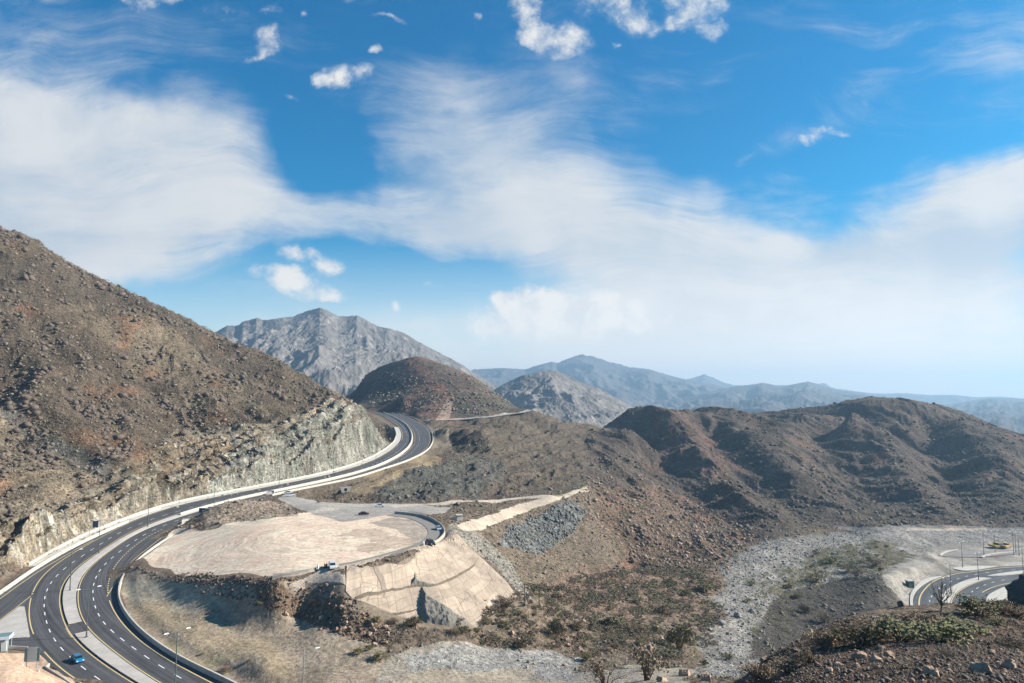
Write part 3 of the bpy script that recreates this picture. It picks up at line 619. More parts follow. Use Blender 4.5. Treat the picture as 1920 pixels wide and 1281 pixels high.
def asphalt():
    m, q, b = newmat('asphalt'); l = m.node_tree.links; t_ = q.n('ShaderNodeTexCoord').outputs['Object']
    uv = q.n('ShaderNodeUVMap', uv_map='lane').outputs[0]
    se = q.n('ShaderNodeSeparateXYZ'); l.new(uv, se.inputs[0])
    # wheel paths run along the road; v is the metres across it
    st = q.noise(q.mapping(uv, sc=(.02, .85, 1)), 1., 4, .55).outputs['Fac']
    n_ = q.noise(t_, .25, 6, .6).outputs['Fac']; n2_ = q.noise(t_, 6., 3, .6).outputs['Fac']
    k = q.math('ADD', q.mapr(st, .3, .7, .55, 1.7, False), q.mapr(n_, .3, .7, -.12, .12, False)); k = q.math('ADD', k, q.mapr(n2_, .3, .7, -.08, .08, False))
    l.new(q.mix(1., (.068, .066, .066, 1), k, 'MULTIPLY'), b.inputs['Base Color']); b.inputs['Roughness'].default_value = .72; b.inputs['Specular IOR Level'].default_value = .3
    return m
M['asphalt'] = asphalt()
def paving():
    m, q, b = newmat('block_paving'); l = m.node_tree.links; t_ = q.n('ShaderNodeTexCoord').outputs['Object']
    br = q.n('ShaderNodeTexBrick'); l.new(t_, br.inputs[0]); br.inputs['Scale'].default_value = .9
    br.inputs['Color1'].default_value = (.50,.455,.40,1); br.inputs['Color2'].default_value = (.44,.40,.35,1); br.inputs['Mortar'].default_value = (.36,.32,.28,1); br.inputs['Mortar Size'].default_value = .03
    k = q.mapr(q.noise(t_, .3, 6, .6).outputs['Fac'], .3, .7, .85, 1.15, False)
    l.new(q.mix(1., br.outputs[0], k, 'MULTIPLY'), b.inputs['Base Color']); b.inputs['Roughness'].default_value = .85
    return m
M['paving'] = paving()
def revetment():
    m, q, b = newmat('concrete_revetment'); l = m.node_tree.links; uv = q.n('ShaderNodeUVMap', uv_map='panel').outputs[0]; t_ = q.n('ShaderNodeTexCoord').outputs['Object']
    wv = q.vmath('ADD', uv, q.vmath('MULTIPLY', q.vmath('SUBTRACT', q.noise(t_, .25, 3).outputs['Color'], (.5,.5,.5)), (.9,.9,0)))
    br = q.n('ShaderNodeTexBrick', offset=.0); l.new(wv, br.inputs[0]); br.inputs['Scale'].default_value = 1.; br.inputs['Brick Width'].default_value = 5.; br.inputs['Row Height'].default_value = 4.2
    br.inputs['Mortar Size'].default_value = .09; br.inputs['Mortar Smooth'].default_value = .5; br.inputs['Bias'].default_value = -.1
    br.inputs['Color1'].default_value = (.46,.36,.275,1); br.inputs['Color2'].default_value = (.38,.30,.225,1); br.inputs['Mortar'].default_value = (.24,.185,.14,1)
    n_ = q.noise(t_, .22, 7, .62).outputs['Fac']; n2_ = q.noise(q.mapping(uv, sc=(1.2, .14, 1)), 1., 5, .6).outputs['Fac']
    k = q.math('ADD', q.mapr(n_, .3, .7, .78, 1.16, False), q.mapr(n2_, .35, .7, .08, -.16, False))
    c_ = q.mix(1., br.outputs[0], k, 'MULTIPLY')
    vo = q.n('ShaderNodeTexVoronoi', feature='DISTANCE_TO_EDGE'); l.new(wv, vo.inputs[0]); vo.inputs['Scale'].default_value = .16
    crack = q.math('MULTIPLY', q.mapr(vo.outputs['Distance'], .02, .004), q.mapr(q.noise(t_, .1, 3).outputs['Fac'], .45, .6))
    c_ = q.mix(q.math('MULTIPLY', crack, .6), c_, (.10,.085,.06,1))
    l.new(c_, b.inputs['Base Color']); b.inputs['Roughness'].default_value = .92; b.inputs['Specular IOR Level'].default_value = .1
    bp = q.n('ShaderNodeBump'); bp.inputs['Distance'].default_value = .25; bp.inputs['Strength'].default_value = .5; l.new(n_, bp.inputs['Height']); l.new(bp.outputs[0], b.inputs['Normal'])
    return m
M['revet'] = revetment()
# ------------------------------------------------------------------ terrain meshes
STONY = np.clip(STN*np.clip(AMP+.25, 0, 1), 0, 1).astype(np.float32)
VV = np.stack([XD, YD, Z], 2).astype(np.float32).reshape(-1, 3)
jj, ii = np.meshgrid(np.arange(NV-1), np.arange(NU-1), indexing='ij')
q0 = (jj*NU+ii).ravel(); FQ = np.stack([q0, q0+1, q0+NU+1, q0+NU], 1)
rg = REG[:-1, :-1].ravel()
def part_of(regs, name, label=None):
    m = np.isin(rg, regs); f = FQ[m]
    used = np.unique(f); mp = np.full(len(VV), -1, np.int32); mp[used] = np.arange(len(used))
    me = npmesh(name, VV[used], mp[f], 4)
    a = me.attributes.new('soil', 'FLOAT_COLOR', 'POINT')
    rgba = np.ones((len(used), 4), np.float32); rgba[:, :3] = COL.reshape(-1, 3)[used]; a.data.foreach_set('color', rgba.ravel())
    a = me.attributes.new('stony', 'FLOAT', 'POINT'); a.data.foreach_set('value', STONY.ravel()[used])
    o = link(name, me, None, M['terrain']); tag(o, kind='structure'); return o
# the same ground carried on beyond the fine mesh, to the sides and under the viewpoint
def skirt():
    V = []; Cc = []; F_ = []
    ys = np.exp(np.linspace(math.log(20.), math.log(1690.), 150)); ss = [0, 2, 5, 10, 20, 45, 100, 220, 450, 900]
    def colat(x, y):
        i = int(min(max((x/y-U[0])/(U[1]-U[0]), 0), NU-1)); j = int(min(max((math.log(y)-LV[0])/(LV[1]-LV[0]), 0), NV-1)); return COL[j, i]
    for sg in (-1, 1):
        b0 = len(V)
        for y in ys:
            xb = sg*.857*y; zb = zat(xb, y); c_ = colat(xb, y)
            for s_ in ss: V.append((xb+sg*s_, y, zb-(.25 if s_ == 0 else 0)+(0 if s_ < 2 else float(pnoise(np.array([(xb+s_)/14.]), np.array([y/14.]), 5)[0])*min(1.5, y/80.)))); Cc.append(c_)
        m = len(ss)
        for a in range(len(ys)-1):
            for b in range(m-1):
                q = (b0+a*m+b, b0+a*m+b+1, b0+(a+1)*m+b+1, b0+(a+1)*m+b); F_.append(q if sg > 0 else q[::-1])
    b0 = len(V); xs = np.r_[np.linspace(-900, -20, 14), np.linspace(-17, 17, 24), np.linspace(20, 900, 14)]; y2 = [20.15, 18, 15, 12, 8, 3, -5, -15, -40, -100]
    for y in y2:
        for x in xs:
            xc = min(max(x, -17.1), 17.1); V.append((x, y, zat(xc, 20.2)-.15+(0 if y > 19 else float(pnoise(np.array([x/6.]), np.array([y/6.]), 8)[0])*.4))); Cc.append(colat(xc, 20.5))
    m = len(xs)
    for a in range(len(y2)-1):
        for b in range(m-1): F_.append((b0+a*m+b, b0+(a+1)*m+b, b0+(a+1)*m+b+1, b0+a*m+b+1))
    me = npmesh('ground', V, F_, 4); a = me.attributes.new('soil', 'FLOAT_COLOR', 'POINT'); a.data.foreach_set('color', np.c_[np.array(Cc), np.ones(len(Cc))].astype(np.float32).ravel())
    a = me.attributes.new('stony', 'FLOAT', 'POINT'); a.data.foreach_set('value', np.full(len(V), .9, np.float32)); tag(link('ground', me, None, M['terrain']), kind='structure')
skirt()
part_of((0, 7), 'ground'); part_of((1,), 'hill'); part_of((2,), 'hill'); part_of((3,), 'hill'); part_of((4,), 'riverbed'); part_of((5,), 'hillside'); part_of((6,), 'dirt_lot')
bp_ = MB(); bp_.add([(-11500,1400,-171),(11500,1400,-171),(11500,10500,-171),(-11500,10500,-171)], [(0,1,2,3)])
# ------------------------------------------------------------------ mountains
def mountain_mat(name, c1, c2, c3, sc):
    m, q, b = newmat(name); l = m.node_tree.links; t_ = q.n('ShaderNodeTexCoord').outputs['Object']
    n_ = q.noise(t_, sc, 9, .68, .3).outputs['Fac']; n2_ = q.noise(t_, sc*6, 7, .7).outputs['Fac']; n3_ = q.noise(q.mapping(t_, sc=(1,1,.4)), sc*14, 6, .7).outputs['Fac']
    c_ = q.mix(q.mapr(n_, .42, .60), c1+(1,), c2+(1,)); c_ = q.mix(q.mapr(n2_, .52, .66), c_, c3+(1,))
    l.new(q.mix(1., c_, q.mapr(n3_, .3, .7, .65, 1.35, False), 'MULTIPLY'), b.inputs['Base Color']); b.inputs['Roughness'].default_value = 1; b.inputs['Specular IOR Level'].default_value = .05
    bp = q.n('ShaderNodeBump'); bp.inputs['Distance'].default_value = .25/sc*.02*6; bp.inputs['Strength'].default_value = .6; l.new(n2_, bp.inputs['Height']); l.new(bp.outputs[0], b.inputs['Normal'])
    return m
MM = mountain_mat('granite_mountain', (.18,.158,.142), (.128,.112,.102), (.27,.238,.21), .004)
MF = mountain_mat('far_mountain', (.11,.10,.095), (.09,.08,.078), (.13,.12,.115), .0015)
def mountain(name, sil, Yc, depthf, depthb, zb, mat, rough=1., nu=500, nv=300, wl=300., seed=0):
    s_ = np.array([ray(*p) for p in sil]); u0, u1 = s_[0, 0], s_[-1, 0]
    u_ = np.linspace(u0, u1, nu); el = np.interp(u_, s_[:, 0], s_[:, 1])
    t = np.r_[np.linspace(0, 1, int(nv*.75)), 1+np.linspace(0, 1, nv-int(nv*.75))[1:]]; nvv = len(t)
    Yr = np.where(t <= 1, Yc-depthf*(1-t), Yc+(t-1)*depthb)
    Yg = Yr[:, None]*np.ones((1, nu)); Xg = u_[None]*Yg
    wob = fbm(Xg/wl*.4, Yg/wl*.4, 3, seed+3)*wl*.5
    Ycl = Yc+fbm(u_*Yc/wl*.7, u_*0, 3, seed+9)[None]*wl*.5
    zc = (el*Ycl)
    dd = np.where(Yg < Ycl, (Ycl-Yg)/depthf, (Yg-Ycl)/depthb)
    base = zc-(zc-zb)*np.clip(dd, 0, 1)**.85
    rd = fbm((Xg+wob)/wl, (Yg+wob)/(wl*1.5), 6, seed, .5, True); r2 = fbm(Xg/(wl*.16), Yg/(wl*.16), 4, seed+40, .6, True)
    env = np.clip(dd*5, 0, 1)**.8
    Zg = base+((rd-.55)*wl*.30*env+(r2-.3)*wl*.035*(.35+.65*env))*rough
    V = np.stack([Xg, Yg, Zg], 2).reshape(-1, 3); a, b = np.meshgrid(np.arange(nvv-1), np.arange(nu-1), indexing='ij'); q_ = (a*nu+b).ravel()
    me = npmesh(name, V, np.stack([q_, q_+1, q_+nu+1, q_+nu], 1), 4)
    o = link(name, me, None, mat); tag(o, kind='structure'); return o
mountain('mountain', [(330,660),(400,625),(425,611),(447,610),(455,602),(468,601),(481,595),(492,600),(503,599),(520,597),(550,593),(575,583),(588,580),(600,577),(610,580),(619,585),(634,593),(650,593),(669,591),(690,602),(706,611),(731,616),(759,625),(775,635),(794,646),(815,657),(837,668),(869,685),(887,699),(900,705),(960,740),(1010,770),(1060,795),(1140,830)], 3000, 1500, 900, -170, MM, 1.0, 900, 620, 330., 5)
mountain('mountain', [(860,790),(900,748),(941,722),(960,712),(982,703),(1000,700),(1023,694),(1042,694),(1064,703),(1092,718),(1120,727),(1150,743),(1180,760),(1230,790),(1290,820)], 2500, 1000, 700, -170, MM, .8, 520, 380, 220., 15)
mountain('mountain', [(700,760),(800,720),(860,703),(890,692),(935,690),(985,692),(1010,684),(1035,678),(1045,681),(1070,670),(1090,664),(1110,667),(1140,677),(1180,688),(1218,692),(1260,705),(1290,712),(1340,722),(1380,733),(1450,745),(1560,760)], 7500, 2800, 1200, -170, MF, .8, 420, 160, 700., 25)
mountain('mountain', [(1180,760),(1250,748),(1340,732),(1380,724),(1400,722),(1430,718),(1465,724),(1490,720),(1515,715),(1545,724),(1575,732),(1617,737),(1660,752),(1720,770)], 6500, 4300, 1100, -170, MF, .7, 360, 140, 500., 35)
mountain('mountain', [(1200,740),(1270,714),(1300,708),(1320,701),(1335,706),(1350,714),(1375,722),(1430,722),(1500,722),(1530,718),(1548,719),(1560,726),(1600,733),(1640,738),(1700,737),(1740,741),(1790,740),(1830,745),(1870,743),(1920,747),(2000,745),(2100,750)], 9800, 2000, 600, -170, MF, .55, 420, 100, 900., 45)
mountain('mountain', [(1600,775),(1700,768),(1790,757),(1830,750),(1850,747),(1880,746),(1920,749),(1980,738),(2050,735),(2150,730)], 7000, 4900, 1200, -170, MF, .7, 300, 120, 600., 55)
o = bp_.build('ground', plain('plain_soil', (.22,.2,.17), .95)); tag(o, kind='structure')
#PART2
# ------------------------------------------------------------------ roads: ribbons on the long profile
def ribbon(name, Apts, Bpts, mat, dz=0., n=240, cross=6, thick=0., zf=None, kind='structure', uvoff=0., parent=None):
    a = resamp(Apts, n); b = resamp(Bpts, n); t = np.linspace(0, 1, cross+1)
    V = a[:, None]*(1-t[None, :, None])+b[:, None]*t[None, :, None]
    zz = g(V[..., 1]) if zf is None else zf(V[..., 0], V[..., 1])
    V[..., 2] = zz+dz; m = cross+1
    Vf = V.reshape(-1, 3); q = [(i*m+j, i*m+j+1, (i+1)*m+j+1, (i+1)*m+j) for i in range(n-1) for j in range(cross)]
    q = [f[::-1] for f in q]
    verts = [tuple(v) for v in Vf]
    if thick > 0:
        k = len(verts); low = Vf.copy(); low[:, 2] -= thick; e = []
        verts += [tuple(v) for v in low]
        for i in range(n-1):
            e.append((i*m, (i+1)*m, k+(i+1)*m, k+i*m)); e.append(((i+1)*m-1+0, k+(i+1)*m-1, k+(i+2)*m-1, (i+2)*m-1))
        for j in range(cross):
            e.append((j, k+j, k+j+1, j+1)); e.append(((n-1)*m+j, (n-1)*m+j+1, k+(n-1)*m+j+1, k+(n-1)*m+j))
        q += e
    me = bpy.data.meshes.new(name); me.from_pydata(verts, [], q); me.update(); me.materials.append(mat)
    uv = me.uv_layers.new(name='lane'); s = np.r_[0, np.cumsum(np.hypot(*np.diff(a[:, :2], axis=0).T))]
    wd = np.hypot(*(a-b)[:, :2].T); co = np.zeros((len(verts), 2), np.float32)
    ss = np.repeat(s, m); tt = (t[None]*wd[:, None]).ravel()+uvoff
    co[:n*m, 0] = ss; co[:n*m, 1] = tt
    if thick > 0: co[n*m:, 0] = ss; co[n*m:, 1] = tt
    li = np.zeros(len(me.loops), np.int32); me.loops.foreach_get('vertex_index', li); uv.data.foreach_set('uv', co[li].ravel())
    o = link(name, me, parent)
    if kind and not parent: tag(o, kind=kind)
    return o
# arc positions
def clipY(P, y0, y1):
    m = (P[:, 1] >= y0) & (P[:, 1] <= y1); return P[m]
ribbon('road', offset(wL1, -1.0), offset(wL2, .35), M['asphalt'], 0., 360, 6)
ribbon('road', offset(wR1, -.35), wR2, M['asphalt'], 0., 360, 6, uvoff=40)
sh = offset(wR2, 2.2); nn3 = 118
ribbon('road', wR2, sh, M['asphalt'], -.006, 300, 2, uvoff=70)
# verge between the right line and the parapet in the near bend
i_end = np.argmin(np.hypot(wR2[:, 0]-wR3[-1, 0], wR2[:, 1]-wR3[-1, 1]))
ribbon('road', offset(wR2[:i_end+2], -.4), wR3, M['asphalt'], -.012, 160, 3, uvoff=90)
# exit lane to the lower left, and the short cross lane
ribbon('road', ramp_in, offset(ramp_out, -.2), M['asphalt'], -.016, 120, 5, uvoff=110)
cl0 = np.array([ung(*p) for p in [(-140,1235),(-60,1207),(0,1199),(40,1197),(80,1195)]]); cl1 = np.array([ung(*p) for p in [(-140,1262),(-60,1224),(0,1214),(40,1213),(95,1232)]])
ribbon('road', cl0, cl1, M['asphalt'], -.020, 30, 3, uvoff=130)
# gore asphalt around the paved triangle
go0 = np.array([ung(*p) for p in [(57,1118),(30,1142),(-10,1180),(-100,1235)]]); go1 = np.array([ung(*p) for p in [(58,1119),(56,1150),(58,1178),(66,1198)]])
ribbon('road', go0, go1, M['asphalt'], -.024, 30, 4, uvoff=140)
tri0 = np.array([ung(*p) for p in [(36,1138),(0,1165),(-60,1205),(-120,1240)]]); tri1 = np.array([ung(*p) for p in [(46,1138),(49,1155),(56,1195),(-60,1204)]])
ribbon('pavement', tri0, tri1, M['paving'], .14, 40, 4, thick=.3)
# median: two pieces with the crossover gap between them
def nearest(P, px, py):
    w = ung(px, py); return int(np.argmin(np.hypot(P[:, 0]-w[0], P[:, 1]-w[1])))
a0 = nearest(wL2, 134.6, 1196); a1 = nearest(wL2, 122, 1176); b0 = nearest(wR1, 168, 1182); b1 = nearest(wR1, 153, 1162)
mL, mR = offset(wL2, .75), offset(wR1, -.55)
# keep a minimum kerbed width where the two lines run close together
mc = resamp((resamp(mL, 400)+resamp(mR, 400))/2, 400)
def widen(Pa, Pb, n, w0):
    a = resamp(Pa, n); b = resamp(Pb, n); c_ = (a+b)/2; T = np.gradient(c_[:, :2], axis=0); T /= np.hypot(T[:, 0], T[:, 1])[:, None]
    h = np.maximum(((b-a)[:, 0]*T[:, 1]-(b-a)[:, 1]*T[:, 0])/2, w0/2); k = np.ones(9)/9; h = np.convolve(np.pad(h, 4, 'edge'), k, 'valid')
    A_ = c_.copy(); B_ = c_.copy(); A_[:, 0] -= T[:, 1]*h; A_[:, 1] += T[:, 0]*h; B_[:, 0] += T[:, 1]*h; B_[:, 1] -= T[:, 0]*h
    A_[:, 2] = g(A_[:, 1]); B_[:, 2] = g(B_[:, 1]); return A_, B_
A1, B1 = widen(mL[:a0+1], mR[:b0+1], 60, 2.0); A2, B2 = widen(mL[a1:], mR[b1:], 320, 2.0)
def pieces(A_, B_, Yc): k = int(np.argmin(np.abs(A_[:, 1]-Yc))); return (A_[:k+1], B_[:k+1]), (A_[k:], B_[k:])
ribbon('median', A1, B1, M['paving'], .16, 60, 4, thick=.3)
near2, far2 = pieces(A2, B2, 285)
ribbon('median', near2[0], near2[1], M['paving'], .16, 120, 4, thick=.3)
far2c = (clipY(far2[0], 200, 860), clipY(far2[1], 200, 860))
ribbon('median', far2c[0], far2c[1], M['kerb'], .16, 300, 4, thick=.3)
def strip(name, line, off0, off1, mat, dz, h=.0, n=None, label=None, cat=None, parent=None, group=None):
    P = line; o = ribbon(name, offset(P, off0), offset(P, off1), mat, dz, n or max(8, len(P)*2), 1, thick=h, kind=None if label else 'structure', parent=parent)
    if label: tag(o, label, cat, group)
    return o
xo = ribbon('road', np.array([ung(134.6,1196), ung(122,1176)]), np.array([ung(179,1193), ung(154,1163)]), M['asphalt'], -.02, 8, 3, uvoff=200)
# concrete barriers (walls are things): along the median far part, left side, right side
def wallmesh(name, line, w, h, mat, dz=0, label=None, n=None, zf=None, group=None):
    n = n or max(6, len(line)*2); P = resamp(line, n); T = np.gradient(P[:, :2], axis=0); T /= np.hypot(T[:, 0], T[:, 1])[:, None]
    prof_ = [(-w/2, -1.2), (-w/2, .25), (-w*.32, .45), (-w*.30, h), (w*.30, h), (w*.32, .45), (w/2, .25), (w/2, -1.2)]
    v = []; f = []
    for i in range(n):
        zz = float(g(P[i, 1])) if zf is None else zf(P[i])
        for (o_, z_) in prof_: v.append((P[i, 0]+T[i, 1]*o_, P[i, 1]-T[i, 0]*o_, zz+z_+dz))
    m = len(prof_)
    for i in range(n-1):
        for j in range(m-1): f.append((i*m+j, (i+1)*m+j, (i+1)*m+j+1, i*m+j+1))
    f += [tuple(range(m)), tuple(range((n-1)*m, n*m))[::-1]]
    me = bpy.data.meshes.new(name); me.from_pydata(v, [], f); me.update(); me.materials.append(mat)
    bm = bmesh.new(); bm.from_mesh(me); bmesh.ops.recalc_face_normals(bm, faces=bm.faces); bm.to_mesh(me); bm.free()
    o = link(name, me)
    if label: tag(o, label, 'wall', group)
    else: tag(o, kind='structure')
    return o
cen2 = (resamp(far2c[0], 220)+resamp(far2c[1], 220))/2
wallmesh('barrier_wall', clipY(cen2, 330, 860), .8, 1.0, M['concrete'], .16, 'long low concrete barrier running along the narrow median between the two carriageways')
# left sidewalk + wall
iL = nearest(wL1, 250, 977)
Lf = wL1[iL:]
Lf = Lf[Lf[:, 1] < 690]
ribbon('pavement', offset(Lf, -5.6), offset(Lf, -1.3), M['kerb'], .14, 320, 3, thick=.35)
wallmesh('barrier_wall', offset(Lf, -6.0), .5, 1.1, M['concrete'], 0, 'pale low concrete wall at the foot of the benched rock cutting')
# left ramp barrier and the second wall behind it
wallmesh('barrier_wall', ramp_out, .7, 1.2, M['concrete'], 0, 'white concrete barrier along the outer side of the exit lane at left')
back = smoothline([ung(*p) for p in [(53,1062),(94,1037),(157,1005),(219,980),(269,963),(300,955)]], 4, 1)
wallmesh('barrier_wall', back, .7, 1.1, M['concrete'], .1, 'short pale concrete wall behind the exit lane barrier, at the slope foot')
ribbon('pavement', offset(back, .5), offset(ramp_out[np.argmin(np.abs(ramp_out[:, 1]-back[0, 1])):], -.5), M['kerb'], .08, 60, 2, thick=.3)
# right parapet, near bend
wallmesh('parapet_wall', wR3, .7, 1.15, M['concrete'], 0, 'curved concrete parapet around the inside of the near bend above the dry slope')
iR = nearest(wR2, 500, 930)
Rf = wR2[iR:]; Rf = Rf[Rf[:, 1] < 655]
wallmesh('parapet_wall', offset(Rf, 2.5), .65, 1.1, M['concrete'], 0, 'pale concrete parapet on the outer side of the far highway bend')
Rg = wR2[wR2[:, 1] > 735]
Rg = Rg[Rg[:, 1] < 930]
wallmesh('parapet_wall', offset(Rg, 2.6), .8, .9, M['concrete_old'], 0, 'low wall beside the highway under the cone shaped hill')
# far side track starting at the bend
tr = np.array([[*unz(px, py, 0)[:2]*0, 0] for px, py in [(0, 0)]])
def draped(name, pxs, w, mat, dz=.15, ymin=250, kind='structure'):
    P = [hit(px, py, ymin) for px, py in pxs]; P = np.array([tuple(p) for p in P if p])
    P = resamp(P, 60); k = np.ones(7)/7
    for c_ in range(3): P[:, c_] = np.convolve(np.pad(P[:, c_], 3, 'edge'), k, 'valid')
    T = np.gradient(P[:, :2], axis=0); T /= np.hypot(T[:, 0], T[:, 1])[:, None]+1e-9; v = []
    for i in range(60):
        for s_ in (-1, -.33, .33, 1):
            x, y = P[i, 0]+T[i, 1]*s_*w/2, P[i, 1]-T[i, 0]*s_*w/2; v.append((x, y, max(P[i, 2]-.3, zat(x, y))+dz))
    f = [(i*4+j, (i+1)*4+j, (i+1)*4+j+1, i*4+j+1) for i in range(59) for j in range(3)]
    me = bpy.data.meshes.new(name); me.from_pydata(v, [], f); me.update(); me.materials.append(mat)
    o = link(name, me); tag(o, kind=kind); return o, P
M['track'] = plain('dusty_track', (.34,.31,.27), .95, var=.15, scale=.3)
M['oldtar'] = plain('faded_asphalt', (.22,.20,.175), .9, var=.15, scale=.3)
_, trk = draped('track', [(797,789),(830,788.5),(870,787),(910,784),(950,779),(985,773),(995,769)], 7, M['track'], .3, 640)
# ------------------------------------------------------------------ painted lines
for ln, o0, o1, lab in ((wL1[nearest(wL1, 57, 1118)+1:], -.12, .14, 0), (wL2, -.12, .12, 0), (wR1, -.12, .12, 0)):
    strip('road_marking', ln[ln[:, 1] < 900], o0, o1, M['yellow'], .012)
strip('road_marking', wL1[:nearest(wL1, 73, 1212)], -.14, .14, M['yellow'], .012)
strip('road_marking', wL1[nearest(wL1, 64, 1196)+1:nearest(wL1, 57, 1118)], -.14, .14, M['yellow'], .012)
strip('road_marking', wR2[:nearest(wR2, 200, 1119)], -.14, .14, M['yellow'], .012)
strip('road_marking', wR2[nearest(wR2, 322, 984):], -.12, .12, M['yellow'], .012)
strip('road_marking', smoothline([ung(*p) for p in [(200,1119),(213,1098),(232,1071),(244,1056),(262,1040),(285,1022),(303,1008)]], 3, 1), -.12, .12, M['yellow'], .012)
strip('road_marking', smoothline([ung(*p) for p in [(0,1123),(31,1100),(78,1068),(125,1040),(150,1026),(175,1013)]], 3, 1), -.13, .13, M['yellow'], .012)
strip('road_marking', smoothline([ung(*p) for p in [(57,1118),(40,1132),(10,1155),(-20,1178)]], 3, 1), -.12, .12, M['yellow'], .012)
def dashes(line, on, gap, w, mat, start=0., off=0.):
    P = offset(line, off); d = np.r_[0, np.cumsum(np.hypot(*np.diff(P[:, :2], axis=0).T))]; s = start; vb = MB()
    ipt = lambda q: np.array([np.interp(q, d, P[:, k]) for k in range(3)])
    while s+on < d[-1]:
        prev = None
        for q in np.linspace(s, s+on, 3):
            p = ipt(q); p2 = ipt(min(q+.3, d[-1])); t = p2-p; t = t[:2]/(np.hypot(*t[:2])+1e-9); z_ = float(g(p[1]))+.013
            cur = [(p[0]+t[1]*w/2, p[1]-t[0]*w/2, z_), (p[0]-t[1]*w/2, p[1]+t[0]*w/2, z_)]
            if prev: vb.add(prev+cur[::-1], [(0, 1, 2, 3)])
            prev = cur
        s += on+gap
    o = vb.build('road_marking', mat); tag(o, kind='structure')
def midline(Pa, Pb, f, n=400): return smoothline((lambda a, b: a*(1-f)+b*f)(resamp(Pa, n), resamp(Pb, n)), 3, 1)
cL = offset(wL2, -3.9); cL = cL[cL[:, 1] < 800]; dashes(cL, 3.2, 5.2, .24, M['white'], 1.5)
cR = offset(wR1, 4.0); cR = cR[cR[:, 1] < 800]; dashes(cR, 3.2, 5.2, .24, M['white'], 0)
dashes(wR2[nearest(wR2, 200, 1112):nearest(wR2, 315, 986)], 1.3, 1.3, .32, M['yellow'], 0)
dashes(wL1[nearest(wL1, 58, 1112):nearest(wL1, 175, 1015)], 1.3, 1.3, .32, M['yellow'], 0)
dashes(np.array([ung(124,1178), ung(129,1187), ung(135,1196)]), .5, .5, .3, M['yellow'], 0)
dashes(offset(wR1[nearest(wR1, 345, 966):], 7.6), .6, 9., .2, M['white'], 0)
# low kerb walls bottom left
kb = smoothline([ung(*p) for p in [(92,1247),(84,1252),(100,1262),(120,1275),(140,1290)]], 2, 0)
wallmesh('kerb_wall', kb, .35, .45, M['concrete'], 0, 'zigzag low concrete kerb wall beside the blue car lane')
wallmesh('kerb_wall', np.array([ung(17,1216), ung(52,1218)]), .4, .7, M['concrete'], 0, 'short white concrete block wall beside the grey canopy')
# ------------------------------------------------------------------ lower road on the valley floor
def zpoly(pxs, z): return np.array([unz(px, py, z) for px, py in pxs])
def slab(name, pxs, z, mat, h=.2, kind='structure', sub=1):
    P = zpoly(pxs, z); c_ = MB(); n = len(P); top = [tuple(p) for p in P]; bot = [(p[0], p[1], p[2]-h) for p in P]
    c_.add(top+bot, [tuple(range(n)), tuple(range(n, 2*n))[::-1]]+[(i, n+i, n+(i+1) % n, (i+1) % n) for i in range(n)])
    me = c_.mesh(name); bm = bmesh.new(); bm.from_mesh(me); bmesh.ops.recalc_face_normals(bm, faces=bm.faces)
    bmesh.ops.triangulate(bm, faces=[f for f in bm.faces if len(f.verts) > 4]); bm.to_mesh(me); bm.free()
    uv = me.uv_layers.new(name='lane'); li = np.zeros(len(me.loops), np.int32); me.loops.foreach_get('vertex_index', li)
    co = np.array([v.co[:2] for v in me.vertices], np.float32); uv.data.foreach_set('uv', co[li].ravel()); me.materials.append(mat)
    o = link(name, me); tag(o, kind=kind); return o
def z2(pts): return [(1640+x/6.404, 980+y/6.404) for x, y in pts]
def zline(pts, dz=0): return smoothline(zpoly(z2(pts), LZ), 3, 1.5)
def rib2(name, A_, B_, mat, dz, n=60, cross=3, thick=0.): return ribbon(name, A_, B_, mat, dz, n, cross, thick, zf=lambda x, y: x*0+LZ)
s1o = zline([(435,1080),(425,985),(425,940),(425,880),(440,830),(500,760),(570,700),(650,660),(720,645),(800,645)]); s1i = zline([(468,1080),(462,990),(455,940),(465,880),(500,820),(560,760),(640,710),(720,680),(760,665),(802,652)])
ye1 = zline([(540,1080),(533,1000),(530,960),(545,880),(590,810),(680,720),(800,660),(900,630),(1000,610),(1080,598)])
mdl = zline([(780,1090),(785,1000),(790,900),(820,850),(900,790),(1000,730),(1100,690),(1240,660)]); mdr = zline([(890,1090),(900,1000),(905,940),(930,880),(1000,820),(1100,760),(1250,700),(1390,668)])
al = zline([(455,1090),(455,940),(500,820),(640,710),(800,652),(940,600),(1080,592),(1300,560),(1500,530),(1800,512),(2200,505)]); ar = zline([(1330,1000),(1345,885),(1450,820),(1560,770),(1800,740),(2200,720)])
rib2('road', al, ar, M['asphalt'], .02, 80, 8)
rib2('pavement', s1o, s1i, M['concrete'], .18, 60, 2, .35); rib2('median', mdl, mdr, M['concrete'], .18, 60, 3, .35)
rib2('pavement', zline([(1330,1010),(1345,880),(1450,820),(1560,770),(1700,735)]), zline([(1450,1010),(1480,950),(1560,900),(1700,850),(1900,830)]), M['concrete'], .18, 40, 3, .35)
rib2('pavement', zline([(930,550),(960,530),(1100,522),(1300,522),(1480,522)]), zline([(930,552),(1000,580),(1080,592),(1200,575),(1480,524)]), M['concrete'], .18, 40, 3, .35)
rib2('median', zline([(1350,640),(1500,610),(1793,575),(2100,550)]), zline([(1355,643),(1500,648),(1793,610),(2100,585)]), M['concrete'], .18, 40, 3, .35)
def zstrip(line, w, mat, dz): 
    a = offset(line, -w/2); b = offset(line, w/2); rib2('road_marking', a, b, mat, dz, 60, 1)
zstrip(ye1, .5, M['yellow'], .035); zstrip(zline([(1290,840),(1400,780),(1500,750),(1590,730),(1793,700)]), .4, M['yellow'], .035)
